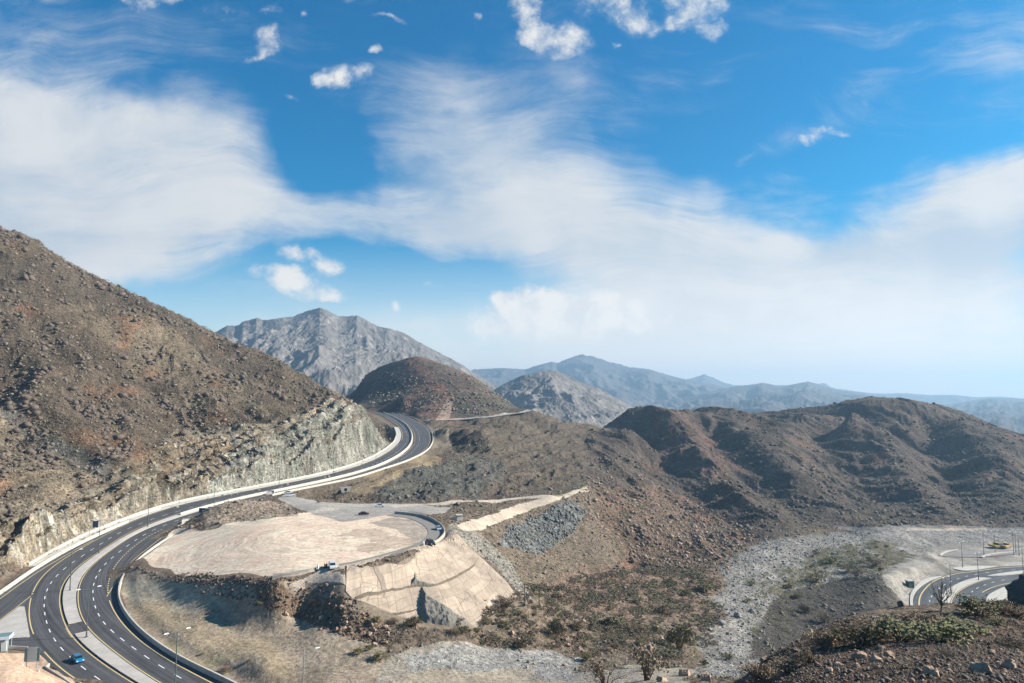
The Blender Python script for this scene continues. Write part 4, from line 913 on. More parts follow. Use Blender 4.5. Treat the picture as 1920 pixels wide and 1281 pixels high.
zstrip(offset(mdr, .5), .3, M['yellow'], .035); zstrip(zline([(1080,603),(1300,572),(1500,545),(1800,525)]), .5, M['yellow'], .035)
def zdash(line, on, gap, w):
    d = np.r_[0, np.cumsum(np.hypot(*np.diff(line[:, :2], axis=0).T))]; s = 0; vb = MB()
    while s+on < d[-1]:
        p = np.array([np.interp(s, d, line[:, k]) for k in range(2)]); q = np.array([np.interp(s+on, d, line[:, k]) for k in range(2)]); t = (q-p)/np.hypot(*(q-p)); nrm = np.array([t[1], -t[0]])*w/2
        vb.add([(*(p+nrm), LZ+.034), (*(p-nrm), LZ+.034), (*(q-nrm), LZ+.034), (*(q+nrm), LZ+.034)], [(3, 2, 1, 0)]); s += on+gap
    o = vb.build('road_marking', M['white']); tag(o, kind='structure')
zdash(zline([(655,1080),(655,930),(700,860),(810,760),(950,690),(1130,635),(1400,590),(1793,560)]), 3, 6, .3); zdash(zline([(1100,1000),(1120,900),(1190,800),(1270,770),(1410,715),(1600,680)]), 3, 6, .3)
# distant loop of the same road
rib2('road', zline([(800,400),(860,362),(1000,345),(1300,335),(1800,322)]), zline([(850,408),(1000,412),(1260,420),(1500,395),(1800,372)]), M['oldtar'], .03, 50, 4)
rib2('pavement', zline([(775,402),(800,365),(880,336),(1000,328)]), zline([(800,402),(820,374),(900,345),(1000,336)]), M['concrete'], .5, 30, 1, .6)
rib2('pavement', zline([(1265,418),(1340,382),(1500,365),(1680,352)]), zline([(1300,420),(1360,395),(1500,378),(1680,362)]), M['concrete'], .5, 30, 1, .6)
for pl in ([(300,1080),(270,900),(250,800)], [(380,1080),(340,900),(315,805)], [(460,700),(600,640),(650,600),(620,540),(640,500),(720,490)], [(500,705),(640,650),(680,600),(655,545),(670,505),(730,498)]):
    o = rib2('track', offset(zline(pl), -.5), offset(zline(pl), .5), M['concrete_old'], .05, 24, 1)
rib2('pavement', zline([(350,795),(400,785),(450,790)]), zline([(360,803),(410,808),(455,803)]), M['concrete'], .15, 8, 1, .3)
# ------------------------------------------------------------------ the paved lot above the revetment
lotpx = [(510,1089),(560,1081),(600,1074),(640,1067),(690,1058),(740,1045),(790,1030),(820,1018),(834,1004),(833,994),(826,985),(810,976),(790,969),(765,965),(740,963)]
def lotpt(px, py): p = hit(px, py, 180); return (p.x, p.y, p.z)
LT = smoothline([unz(px, py, -50.3 if px > 560 else -51+(px-510)*.014) for px, py in lotpx], 2.5, 1.2)
LTi = offset(LT, 0)
def off3(P, d):
    T = np.gradient(P[:, :2], axis=0); T /= np.hypot(T[:, 0], T[:, 1])[:, None]; O = P.copy(); O[:, 0] -= T[:, 1]*d; O[:, 1] += T[:, 0]*d; return O
wl_ = wallmesh('parapet_wall', LT, .5, 1.0, M['concrete_old'], 0, 'long curved low wall edging the paved lot above the concrete slope', zf=lambda p: max(float(p[2]), zat(p[0], p[1])-.05))
zv = np.vectorize(lambda x, y: max(zat(x, y), -50.6))
ribbon('road', off3(LT, 6.2), off3(LT, .2), M['oldtar'], .12, 120, 8, zf=zv)
# ------------------------------------------------------------------ revetment: ruled slabs down to the wash
topE = off3(LT, -1.6)[6:]; topE = resamp(topE, 120)
botpx = [(648,1120),(660,1136),(700,1150),(760,1165),(800,1170),(850,1176),(880,1178),(925,1172),(955,1152),(985,1132),(975,1118)]
BOT = smoothline([tuple(hit(px, py, 150)) if hit(px, py, 150) else unz(px, py, -63) for px, py in botpx], 2, 0)
def revet_mesh(name, T_, B_, mat, nu=100, nv=40, bulge=1.2, parent=None, zoff=.0):
    T_ = resamp(T_, nu); B_ = resamp(B_, nu); t = np.linspace(0, 1, nv)
    V = T_[None]*(1-t[:, None, None])+B_[None]*t[:, None, None]
    V[..., 2] += np.sin(t*math.pi)[:, None]*bulge-.9*sstep(t, .8, 1.)[:, None]+zoff
    V[..., 2] += fbm(V[..., 0]/9., V[..., 1]/9., 3, 301)*.35
    for j in range(nv):                                   # keep it clear of the earth under it
        for i in range(nu):
            if j < nv-4: V[j, i, 2] = max(V[j, i, 2], min(zat(V[j, i, 0], V[j, i, 1])+.25, V[j, i, 2]+2.5))
    q = [(j*nu+i, j*nu+i+1, (j+1)*nu+i+1, (j+1)*nu+i) for j in range(nv-1) for i in range(nu-1)]
    me = bpy.data.meshes.new(name); me.from_pydata([tuple(v) for v in V.reshape(-1, 3)], [], [f[::-1] for f in q]); me.update(); me.materials.append(mat)
    uv = me.uv_layers.new(name='panel'); s = np.r_[0, np.cumsum(np.hypot(*np.diff(T_[:, :2], axis=0).T))]
    h = np.linalg.norm(T_-B_, axis=1); co = np.stack([np.repeat(s[None], nv, 0), t[:, None]*h[None]], 2).reshape(-1, 2).astype(np.float32)
    li = np.zeros(len(me.loops), np.int32); me.loops.foreach_get('vertex_index', li); uv.data.foreach_set('uv', co[li].ravel())
    return link(name, me, parent)
lot_s = np.linspace(0, 1, 120)
def seg(P, a, b): n = len(P); return P[int(a*(n-1)):int(b*(n-1))+1]
iA = int(np.argmin(np.abs(proj(topE[:, 0], topE[:, 1], topE[:, 2])[0]-648)))
kk_ = proj(topE[:, 0], topE[:, 1], topE[:, 2])
iB = int(np.argmax(kk_[0])); iB = min(iB+4, 118)
rv = revet_mesh('concrete_slope', topE[iA:iB], BOT, M['revet'], 120, 44)
tag(rv, 'large cracked concrete panel slope under the curved wall of the lot', 'embankment')
M['rubble'] = plain('rubble_masonry', (.40,.33,.26), .95, var=.5, scale=2.2, bump=.3)
rw = revet_mesh('rubble_slope', topE[:iA], np.array([tuple(hit(px, py, 150)) for px, py in [(530,1100),(560,1118),(600,1124),(630,1128),(650,1132)]]), M['rubble'], 30, 14, .4)
tag(rw, 'rough whitish rubble facing left of the concrete panels', 'embankment')
#PART3
# gravel that slid over the slabs, and the weedy ledges between them
rvc = np.array([v.co[:] for v in rv.data.vertices]).reshape(44, -1, 3); rpx, rpy = proj(rvc[..., 0], rvc[..., 1], rvc[..., 2])
def slide(name, poly, mat, h, label=None, kind='stuff'):
    ny, nx = rpx.shape; F_ = 4
    yy_ = np.linspace(0, ny-1, ny*F_); xx_ = np.linspace(0, nx-1, nx*F_); jy = np.minimum(yy_.astype(int), ny-2); ix = np.minimum(xx_.astype(int), nx-2); ty = (yy_-jy)[:, None, None]; tx = (xx_-ix)[None, :, None]
    c_ = (rvc[np.ix_(jy, ix)]*(1-tx)+rvc[np.ix_(jy, ix+1)]*tx)*(1-ty)+(rvc[np.ix_(jy+1, ix)]*(1-tx)+rvc[np.ix_(jy+1, ix+1)]*tx)*ty
    px, py = proj(c_[..., 0], c_[..., 1], c_[..., 2]); px = px+fbm(c_[..., 0]/3, c_[..., 2]/3, 3, 5)*4; py = py+fbm(c_[..., 0]/3, c_[..., 2]/3, 3, 6)*3
    ins = inpoly(px, py, poly); d = seg_dist(px, py, poly); d = np.where(ins, d, -d)
    z = c_.copy(); z[..., 2] += np.clip(d*.16, -.6, h)+fbm(c_[..., 0]/1.3, c_[..., 1]/1.3, 3, 9)*.3*h
    keep = d > -1.5; idx = -np.ones(keep.shape, int); idx[keep] = np.arange(keep.sum())
    q = keep[:-1, :-1] & keep[1:, :-1] & keep[:-1, 1:] & keep[1:, 1:]
    fs = np.stack([idx[:-1, :-1][q], idx[1:, :-1][q], idx[1:, 1:][q], idx[:-1, 1:][q]], 1)
    me = npmesh(name, z[keep], fs, 4); me.materials.append(mat); o = link(name, me); tag(o, label, kind=kind); return o
M['slide'] = plain('grey_slide_gravel', (.19,.175,.145), .95, var=.4, scale=2.5, bump=.3)
M['drain'] = plain('drain_concrete', (.25,.2,.155), .95, var=.2, scale=.8)
M['weedy'] = plain('weedy_soil', (.15,.12,.085), .95, var=.5, scale=2.5, bump=.3)
slide('gravel', [(777,1072),(788,1090),(812,1096),(800,1099),(782,1097),(772,1096)], M['slide'], 1.2)
slide('gravel', [(789,1098),(806,1118),(840,1140),(878,1165),(892,1182),(840,1182),(795,1178),(786,1150),(788,1120)], M['slide'], 1.6)
slide('gravel', [(664,1120),(690,1111),(740,1104),(778,1096),(815,1096),(850,1083),(893,1055),(888,1062),(850,1089),(815,1100),(778,1101),(740,1108),(700,1116),(668,1124)], M['weedy'], .3)
slide('drain', [(700,1063),(709,1061),(728,1107),(717,1109)], M['drain'], .12, kind='structure')
slide('gravel', [(700,1160),(740,1150),(782,1142),(780,1145),(742,1154),(715,1162)], M['weedy'], .3)
# ------------------------------------------------------------------ rocks
def ico(sub):
    bm = bmesh.new(); bmesh.ops.create_icosphere(bm, subdivisions=sub, radius=1); v = np.array([x.co[:] for x in bm.verts]); f = np.array([[q.index for q in x.verts] for x in bm.faces]); bm.free(); return v, f
def rockv(sub, seed, flat=.7):
    v, f = ico(sub); r = np.random.RandomState(seed); v = v*np.array([1, r.uniform(.65, .95), r.uniform(.5, .85)*flat+.15])
    for _ in range(14):
        n_ = r.normal(size=3); n_ /= np.linalg.norm(n_); h = r.uniform(.34, .66); d = v@n_; k = d > h; v[k] -= np.outer(d[k]-h, n_)
    v = v+r.normal(size=v.shape)*.025; return v, f
rockmesh = {}
for mk in ('stone', 'greystone', 'darkstone'):
    for s_ in range(4):
        v, f = rockv(4, s_*7+len(mk)); v = v*(1+(fbm(v[:, 0]*2+s_*5, v[:, 1]*2+v[:, 2]*3, 4, 7)*.16)[:, None]); me = npmesh('boulder', v, f, 3); me.materials.append(M[mk]); rockmesh[mk, s_] = me
def pick(mask, n, we=0., seed=0):
    r = np.random.RandomState(seed); w = (mask*YY**(2-we)).ravel(); w = np.cumsum(w); k = np.searchsorted(w, r.uniform(0, w[-1], n)); k = np.minimum(k, NU*NV-1)
    j, i = k//NU, k % NU
    x = XX[j, i]+r.uniform(-.5, .5, n)*YY[j, i]*(U[1]-U[0]); y = YY[j, i]*(1+r.uniform(-.5, .5, n)*(LV[1]-LV[0])); return x, y, j, i
PXf, PYf = proj(XX, YY, Z)
# what the camera sees: running horizon along each line of sight
runmax = np.maximum.accumulate(PYb, 0); VIS = (PYb >= runmax-.004) & (np.abs(U)[None] < .78) & (PYf < 1300)
def pmask(poly, ymin=0, ymax=9e9): return (inpoly(PXf+wx*22*jscale, PYf+wy*14*jscale, poly) & VIS & (YY > ymin) & (YY < ymax)).astype(np.float32)
def stones(name, mask, n, smin, smax, mat, seed, we=1., power=2.2, sink=.25):
    x, y, j, i = pick(mask, n, we, seed); r = np.random.RandomState(seed+1); vs, fs = zip(*[rockv(1, 50+k) for k in range(6)]) if False else zip(*[rockv(1, 50+k) for k in range(5)])
    sz = smin*(1-r.uniform(0, 1, n)*(1-(smin/smax)**power))**(-1/power)*np.clip(y/260., .55, 1.6); ang = r.uniform(0, 6.283, n); V = []; Fs = []; o = 0; z = np.array([zat(a, b) for a, b in zip(x, y)])
    kind_ = r.randint(0, 5, n)
    for k in range(5):
        m = kind_ == k; v = vs[k]; f = fs[k]; c_, s__ = np.cos(ang[m])[:, None], np.sin(ang[m])[:, None]; S_ = sz[m][:, None]
        P = np.stack([(v[:, 0]*c_-v[:, 1]*s__)*S_+x[m][:, None], (v[:, 0]*s__+v[:, 1]*c_)*S_+y[m][:, None], v[:, 2][None]*S_+(z[m]+sz[m]*sink)[:, None]], 2)
        V.append(P.reshape(-1, 3)); Fs.append((f[None]+(np.arange(m.sum())*len(v))[:, None, None]+o).reshape(-1, 3)); o += m.sum()*len(v)
    me = npmesh(name, np.concatenate(V), np.concatenate(Fs), 3); me.materials.append(mat); o_ = link(name, me); tag(o_, kind='stuff'); return o_
hillv = (VIS & np.isin(REG, (1, 3, 0, 7)) & (AMP > .5) & (CL < .3)).astype(np.float32)
M['hillrock'] = plain('brown_hill_rock', (.19,.155,.12), .95, var=.45, scale=.12)
M['redrock'] = plain('pink_scree_rock', (.27,.195,.15), .95, var=.35, scale=.15)
stones('loose_rocks', hillv*(REG == 1), 13000, .25, 1.7, M['hillrock'], 1, 1.3)
stones('loose_rocks', hillv*(REG == 3), 8000, .35, 1.6, M['hillrock'], 2, 1.6)
stones('loose_rocks', pmask([(1090,900),(1200,890),(1330,950),(1420,1010),(1360,1080),(1200,1060),(1100,980)]), 4500, .30, 1.7, M['redrock'], 3, 1)
stones('loose_rocks', hillv*((REG == 0) | (REG == 7))*(YY > 120)*(YY < 600), 7000, .25, 1.6, M['hillrock'], 4, 1.5)
stones('loose_rocks', hillv*(REG == 1)*(fbm(XX/25., YY/25., 3, 701) > .05), 1500, .9, 3.0, M['darkstone'], 13, 1.)
stones('loose_rocks', hillv*(REG == 3)*(fbm(XX/30., YY/30., 3, 702) > .1), 1500, .8, 2.6, M['darkstone'], 14, 1.4)
M['cliffrock'] = plain('pale_cut_rock', (.27,.245,.20), .95, var=.45, scale=.3, bump=.2)
stones('loose_rocks', (VIS & (CL > .5)).astype(np.float32), 3200, .35, 1.8, M['cliffrock'], 12, 1., 2.2, -.1)
M['riprap'] = plain('riprap_rock', (.16,.16,.152), .9, var=.5, scale=.5)
stones('riprap', pmask([(950,990),(1070,940),(1100,960),(1080,1000),(1010,1040),(930,1020)])*(.15+sstep(fbm(XX/7., YY/7., 3, 705), -.15, .2)), 1900, .30, 1.5, M['riprap'], 5, 1)
stones('river_stones', VIS*(REG == 4)*(PXf < 1640)*(AMP > .1), 9000, .16, 1.0, M['greystone'], 6, 1.6)
stones('river_stones', pmask([(720,1225),(900,1210),(1080,1230),(1100,1275),(900,1262),(760,1270)]), 2500, .12, .6, M['greystone'], 7, 1)
stones('river_stones', pmask([(840,985),(870,1000),(960,1060),(1000,1130),(960,1100),(900,1030)]), 900, .2, .8, M['greystone'], 17, 1)
stones('loose_rocks', pmask([(240,1060),(330,1082),(420,1078),(515,1080),(600,1095),(680,1130),(760,1190),(700,1215),(560,1160),(440,1125),(330,1100)]), 1500, .3, 1.4, M['darkstone'], 8, 1)
stones('loose_rocks', VIS*(REG == 5)*(YY < 104), 9000, .10, .55, M['darkstone'], 9, 1.6)
stones('loose_rocks', VIS*(REG == 5)*(YY < 104), 2500, .10, .5, M['redrock'], 10, 1.6)
stones('loose_rocks', pmask([(640,700),(900,700),(960,760),(900,780),(700,765)], 700, 1400), 900, .8, 2.4, M['hillrock'], 11, 1)
NB_ = [0]
def boulder(px, py, wpx, mk, label, group='boulders lying about the wash and slopes', ymin=25, sq=1.):
    p = hit(px, py, ymin)
    if p is None: return
    boulder_at(p, wpx*p.y/F/2, mk, label, group, sq)
def boulder_at(p, s, mk, label, group, sq=1.):
    o = bpy.data.objects.new('boulder', rockmesh[mk, rnd.randrange(4)]); C.objects.link(o); NB_[0] += 1
    o.location = (p[0], p[1], p[2]+s*.25*sq); o.scale = (s, s*rnd.uniform(.8, 1.1), s*rnd.uniform(.75, 1.05)*sq); o.rotation_euler = (rnd.uniform(-.3, .3), rnd.uniform(-.3, .3), rnd.uniform(0, 6.28))
    tag(o, label, 'boulder', group)
G1 = 'pale boulders at the edge of the wash'
for px, py, w, mk, lb in [
 (602,1163,18,'stone','big rounded pinkish boulder at the foot of the dark bank, left of the others'),
 (642,1184,22,'stone','tall pale boulder standing before the dark bank below the concrete slope'),
 (536,1156,14,'stone','lone pinkish boulder at the foot of the bank left of the rubble slope'),
 (602,1181,10,'stone','small pale boulder on the dirt just below the dark bank'),
 (693,1190,15,'stone','cream boulder at the right end of the dark bank'),
 (724,1207,14,'stone','flat topped cream boulder above the grey gravel patch'),
 (690,1205,10,'stone','small cream boulder between the bank and green bushes'),
 (619,1138,9,'stone','small light boulder high on the dark bank'),
 (700,1212,16,'stone','long flat cream slab at the upper edge of the gravel'),
 (904,1195,16,'stone','pink rounded boulder below the foot of the concrete slope'),
 (959,1192,16,'stone','pinkish boulder among shrubs right of the concrete slope foot'),
 (971,1200,12,'stone','small pinkish boulder touching a larger one right of the concrete slope'),
 (1066,1207,30,'stone','large reddish egg shaped boulder among dark shrubs in the valley'),
 (1088,1219,16,'stone','tan boulder just right of the reddish egg shaped one'),
 (1080,1168,20,'stone','rounded tan boulder half hidden behind the dark shrubs'),
 (1218,1218,18,'stone','upright pale boulder left of the bright green tree'),
 (1238,1203,20,'stone','slanting smooth tan boulder beside the bright green tree'),
 (1142,1221,17,'stone','tan boulder with flat face below the dark shrubs in mid valley'),
 (1178,1185,14,'stone','light boulder left of the upright pale boulder'),
 (1058,1249,13,'stone','pale block at the end of the low broken bank'),
 (988,1254,12,'greystone','whitish round stone on the gravel below the broken bank'),
 (991,1243,14,'greystone','bluish grey slab leaning against the broken bank'),
 (1352,1173,24,'greystone','large pale rounded boulder at left edge of the riverbed'),
 (1385,1157,18,'greystone','whitish boulder on the riverbed upstream of the largest one'),
 (1358,1060,14,'stone','pinkish boulder where the red slope meets the riverbed'),
 (1331,1183,14,'greystone','pale block below the largest riverbed boulder'),
 (1410,1150,16,'greystone','flat whitish boulder out on the riverbed'),
 (1280,1235,12,'stone','small tan boulder under the right side of the green tree'),
 (1285,1268,34,'stone','orange tan boulder at the bottom edge, left of its neighbour'),
 (1325,1277,30,'stone','sharp pale boulder at the bottom edge near the riverbed'),
 (1240,1278,26,'stone','flat orange rock at the bottom edge beside the bare acacia'),
 (1560,1207,40,'stone','broad light brown boulder embedded in the near hillside left of the shrubs'),
 (1610,1235,34,'stone','pinkish brown boulder on the near hillside below the shrubs'),
 (1840,1262,60,'stone','large sloping pink brown rock in the lower right corner'),
 (1895,1255,40,'stone','pale angular rock at the right edge of the near hillside'),
 (1740,1262,34,'stone','reddish block on the near hillside near the bottom edge'),
 (1490,1225,24,'darkstone','dark brown rock on the crest of the near hillside'),
 (1590,1170,20,'darkstone','dark rock poking from the crest line left of the shrubs'),
 (1690,1138,26,'darkstone','dark jagged rock on the crest just below the bend of the lower road'),
 (1865,1136,16,'stone','small light stone beside the blue plastic sheet'),
 ]: boulder(px, py, w, mk, lb, None, 25 if py > 1120 and px > 1380 else 100)
# dark outcrop on the right edge
pO = hit(1916, 1134, 60)
for k, (dx_, dz_, sc) in enumerate([(2.2, 1.0, 3.0)]):
    o = bpy.data.objects.new('rock_outcrop', rockmesh['darkstone', 1]); C.objects.link(o); o.location = (pO.x+1.6, pO.y+1, pO.z+.6); o.scale = (3.6, 3.2, 2.9); o.rotation_euler = (.1, -.25, .6)
    tag(o, 'dark brown rock outcrop rising at the right edge in front of the lower road', 'rock')
r_ = np.random.RandomState(77)
for nm, mask, n_, smin, smax, mk, lab, grp in (
  ('a', pmask([(540,1090),(600,1095),(680,1130),(760,1190),(740,1215),(560,1160)]), 34, .5, 1.3, 'stone', 'tan boulder tumbled on the dark bank below the rubble slope', 'tan boulders tumbled on the dark bank'),
  ('b', pmask([(900,1160),(1100,1150),(1300,1170),(1260,1240),(1000,1220),(880,1200)]), 60, .5, 1.5, 'stone', 'reddish tan boulder lying among the valley shrubs', 'reddish tan boulders among the valley shrubs'),
  ('c', pmask([(1300,1110),(1420,1070),(1460,1180),(1400,1250),(1320,1240)]), 60, .5, 1.4, 'greystone', 'whitish grey boulder strewn on the riverbed', 'whitish grey boulders strewn on the riverbed'),
  ('d', ((REG == 5) & VIS & (YY < 100)).astype(np.float32), 60, .22, .55, 'stone', 'brown angular rock lying on the near hillside', 'brown rocks lying on the near hillside'),
  ('e', pmask([(960,1215),(1080,1225),(1090,1262),(940,1250)]), 20, .3, .7, 'greystone', 'grey stone scattered on the gravel below the broken bank', 'grey stones below the broken bank')):
    x, y, _, _ = pick(mask, n_, 1., len(lab))
    for a, b in zip(x, y): boulder_at((a, b, zat(a, b)), rnd.uniform(smin, smax)*rnd.uniform(.6, 1), mk, lab, grp)
stones('pebbles', pmask([(240,1090),(430,1140),(600,1200),(700,1230),(680,1300),(420,1300),(250,1170)]), 2600, .08, .38, M['hillrock'], 61, 1.)
stones('pebbles', pmask([(700,1220),(900,1200),(1200,1240),(1200,1300),(700,1300)]), 2600, .10, .45, M['greystone'], 62, 1.)
# ------------------------------------------------------------------ shrubs and trees
def plantmesh(kind, seed, leaves=420, twigs=16, low=False):
    r = random.Random(seed); tw = MB(); lf = MB(); tips = []
    for k in range(twigs):
        a = r.uniform(0, 6.28); sp = r.uniform(.25, .95); h = r.uniform(.45, 1.0) if kind != 'acacia' else r.uniform(.75, 1.)
        e = Vector((math.cos(a)*sp, math.sin(a)*sp, h*(1.05-.35*sp*sp))); m_ = Vector((e.x*.35, e.y*.35, e.z*.55)); t = .035 if not low else .03
        if not low: tw.tube((e.x*.05, e.y*.05, -.15), m_, t, t*.6, 4); tw.tube(m_, e, t*.6, t*.2, 4)
        tips.append(e)
        for q in range(2 if not low else 0):
            e2 = m_.lerp(e, r.uniform(.2, .8))+Vector((r.uniform(-.3, .3), r.uniform(-.3, .3), r.uniform(.05, .25))); tw.tube(m_.lerp(e, .3), e2, t*.4, t*.12, 3); tips.append(e2)
    cl = [t+Vector((r.uniform(-.12, .12), r.uniform(-.12, .12), r.uniform(-.15, .05))) for t in tips]
    for k in range(leaves):
        c_ = r.choice(cl); rr = .20 if kind != 'dry' else .24
        p = c_+Vector((r.gauss(0, rr*.55), r.gauss(0, rr*.55), r.gauss(0, rr*.42)))
        if p.z < .02: p.z = r.uniform(.02, .2)
        s_ = r.uniform(.035, .08)*(1.9 if low else 1.)*(.6 if kind == 'dry' else 1); d1 = Vector((r.gauss(0, 1), r.gauss(0, 1), r.gauss(0, .7))).normalized(); d2 = d1.orthogonal().normalized()
        if kind == 'dry': d1 = (d1+Vector((p.x, p.y, .6))).normalized()*2.4
        lf.add([p-d1*s_, p+d2*s_*.6, p+d1*s_, p-d2*s_*.6], [(0, 1, 2, 3)])
    return tw, lf
pm = {}
for kd, mt in (('olive', 'leaf_olive'), ('dry', 'leaf_dry'), ('green', 'leaf_green'), ('acacia', 'leaf_dry')):
    for s_ in range(3):
        tw, lf = plantmesh(kd, s_*13+len(kd), dict(dry=1300, acacia=480).get(kd, 1100)); a = tw.mesh('branches'); a.materials.append(M['twig']); b = lf.mesh('foliage'); b.materials.append(M[mt]); pm[kd, s_] = (a, b)
        j = MB(); j.add(tw.v, tw.f); nf = len(j.f); j.add(lf.v, lf.f); me = j.mesh('shrub'); me.materials.append(M['twig']); me.materials.append(M[mt]); mi = [0]*nf+[1]*(len(j.f)-nf); me.polygons.foreach_set('material_index', mi); pm[kd, s_, 'j'] = me
NS = [0]
def shrub_at(p, r, kd, label, group=None, hh=.8, parts=False, name='shrub', cat='shrub'):
    NS[0] += 1; k = rnd.randrange(3); rot = (0, 0, rnd.uniform(0, 6.28)); sc = (r, r*rnd.uniform(.85, 1.1), r*hh)
    if parts:
        o = empty(name, p, rot[2]); a = bpy.data.objects.new('branches', pm[kd, k][0]); b = bpy.data.objects.new('foliage', pm[kd, k][1])
        for c_ in (a, b): C.objects.link(c_); c_.parent = o; c_.scale = sc
    else:
        o = bpy.data.objects.new(name, pm[kd, k, 'j']); C.objects.link(o); o.location = p; o.rotation_euler = rot; o.scale = sc
    tag(o, label, cat, group); return o
def shrub(px, py, wpx, kd, label, hh=.8, ymin=100, name='shrub', cat='shrub', group=None):
    p = hit(px, py, ymin)
    if p: return shrub_at(p, wpx*p.y/F/2*(1.12 if p.y < 104 else 1), kd, label, group, hh*(1.08 if p.y < 104 else 1), True, name, cat)
for a in [
 (1275,1218,64,'green','large bright green thorny tree standing by the left edge of the riverbed',1.25,100,'thorn_tree','tree'),
 (1211,1276,96,'acacia','wide bare umbrella shaped acacia at the bottom edge, greyish brown',1.0,80,'acacia_tree','tree'),
 (1135,1290,84,'acacia','dry acacia crown cut by the bottom edge, left of the bare umbrella one',.9,80,'acacia_tree','tree'),
 (1042,1190,48,'olive','dark olive shrub behind the big reddish boulder',.95),(1083,1186,40,'dry','brownish dry shrub right of the dark olive one in mid valley',.9),
 (1150,1178,54,'olive','broad olive shrub in mid valley left of the green tree',.75),(1195,1190,46,'dry','dry brown shrub crowding the green tree from the left',.8),
 (1323,1112,44,'olive','olive shrub high on the riverbank where the red slope ends',.8),(1286,1118,30,'green','small green shrub left of the olive riverbank shrub',.8),
 (1255,1100,34,'olive','yellowish olive shrub at the foot of the red slope',.8),(1238,1150,54,'dry','wide dry grey brown shrub above the green tree',.7),
 (1345,1168,44,'dry','dry shrub above the largest pale riverbed boulder',.7),(1366,1238,32,'green','round dark green shrub alone on the riverbed gravel',.8),
 (1320,1247,20,'olive','small olive shrub left of the round riverbed one',.8),(1100,1240,30,'green','vivid green shrub beside the end of the low broken bank',.9),
 (978,1214,36,'olive','olive shrub on top of the low broken bank',.8),(1262,1142,14,'green','tiny vivid green bush above the dry wide shrub',.9),
 (672,1228,26,'green','left one of the green bushes on the dirt below the dark bank',.8),(712,1238,36,'olive','largest dark bush between the dirt slope and the grey gravel',.8),
 (692,1220,24,'olive','olive bush between two others at the upper end of the gravel',.8),
 (776,1176,42,'olive','dark olive shrub at the base of the gravel slide on the concrete',.8),(738,1172,24,'dry','dry shrub at the lower edge of the concrete slabs',.8),
 (704,1166,24,'green','green shrub at the lower left of the concrete slabs',.8),(641,1126,14,'green','tiny green bush on the dark bank under the rubble slope',.9),
 (950,1140,56,'dry','dark dry shrub overlapping the right foot of the concrete slope',.7),(866,1188,36,'olive','olive shrub below the gravel slide',.6),
 (868,1117,11,'green','small bright green bush growing on the concrete slope',.9),(850,1188,24,'dry','dry shrub left of the one below the gravel slide',.7),
 (423,1260,32,'dry','dry grass tussock on the dirt slope inside the near bend',.5),(378,1228,10,'olive','tiny olive bush above the tussock inside the near bend',.8),(467,1242,12,'green','tiny green bush right of the tussock inside the near bend',.7),
 (487,1135,16,'olive','olive bush in shade at the foot of the dark bank',.8),
 (90,1003,26,'olive','dark bush rooted in the rock cutting above the exit lane',.9),(72,1008,18,'dry','dry bush just left of the dark one in the rock cutting',.9),
 (231,932,12,'olive','small dark bush on a bench of the cutting above the highway',1.),(160,942,30,'dry','low brown bush on the lowest bench of the cutting',.5),
 (1592,1072,48,'olive','olive shrub on the far side of the riverbed',.6),(1640,1062,46,'dry','brown shrub clump near the lower road beyond the riverbed',.6),(1556,1058,44,'olive','olive shrub left in the far riverbed thicket',.6),
 (1527,1092,54,'olive','wide olive shrub on the riverbank before the dark mound',.6),(1606,1080,38,'dry','dark rounded shrub right of the wide riverbank one',.7),(1478,1104,20,'green','small yellow green shrub at the water edge left of the dark mound',.8),
 (1511,1150,32,'olive','olive shrub at the left foot of the dark mound',.8),(1545,1168,36,'dry','pinkish bare shrub on the dark mound slope',.9),(1495,1124,26,'olive','low olive shrub above the left foot of the dark mound',.7),
 (1408,1098,22,'olive','small olive shrub in the middle of the riverbed',.7),(1402,1130,20,'green','yellowish shrub in the riverbed downstream',.7),
 (1545,1216,70,'dry','dry reddish shrub leftmost of the thicket on the near hillside',.6,25),(1620,1212,100,'olive','broad olive thorn shrub in the thicket on the near hillside',.55,25),
 (1690,1205,110,'olive','olive shrub at the centre of the near thicket',.6,25),(1760,1208,110,'green','greener shrub in the near thicket, right of centre',.55,25),(1655,1190,80,'dry','brown twiggy shrub behind the middle of the near thicket',.6,25),
 (1725,1180,90,'dry','brown shrub at the back of the near thicket under the lower road',.5,25),(1800,1188,90,'olive','olive shrub at the right end of the near thicket',.5,25),
 (1835,1156,80,'olive','tall rounded olive thorn bush rising over the crest by the lower road',.62,25),(1878,1150,46,'green','small green bush right of the tall crest bush',.7,25),
 (1905,1158,70,'dry','reddish dry bush below the dark outcrop at the right edge',.5,25),(1868,1172,34,'green','fresh green tuft right of the near thicket',.6,25),
 (1475,1262,60,'dry','golden dry shrub at the bottom edge left of the near hillside rocks',.7,25),(1425,1275,70,'dry','dark dry shrub at the left end of the near hillside',.6,25),(1515,1245,50,'dry','brown twiggy bush above the golden dry one',.7,25),
 (1905,1215,60,'dry','straw coloured dry tuft on the near hillside at right edge',.4,25),(1780,1235,50,'dry','straw tuft between rocks on the near hillside',.4,25),
 ]:
    px, py, w, kd, lb, hh = a[:6]; ymin = a[6] if len(a) > 6 else 100
    shrub(px, py, w, kd, lb, hh, ymin, *(a[7:9] if len(a) > 8 else ('shrub', 'shrub')))
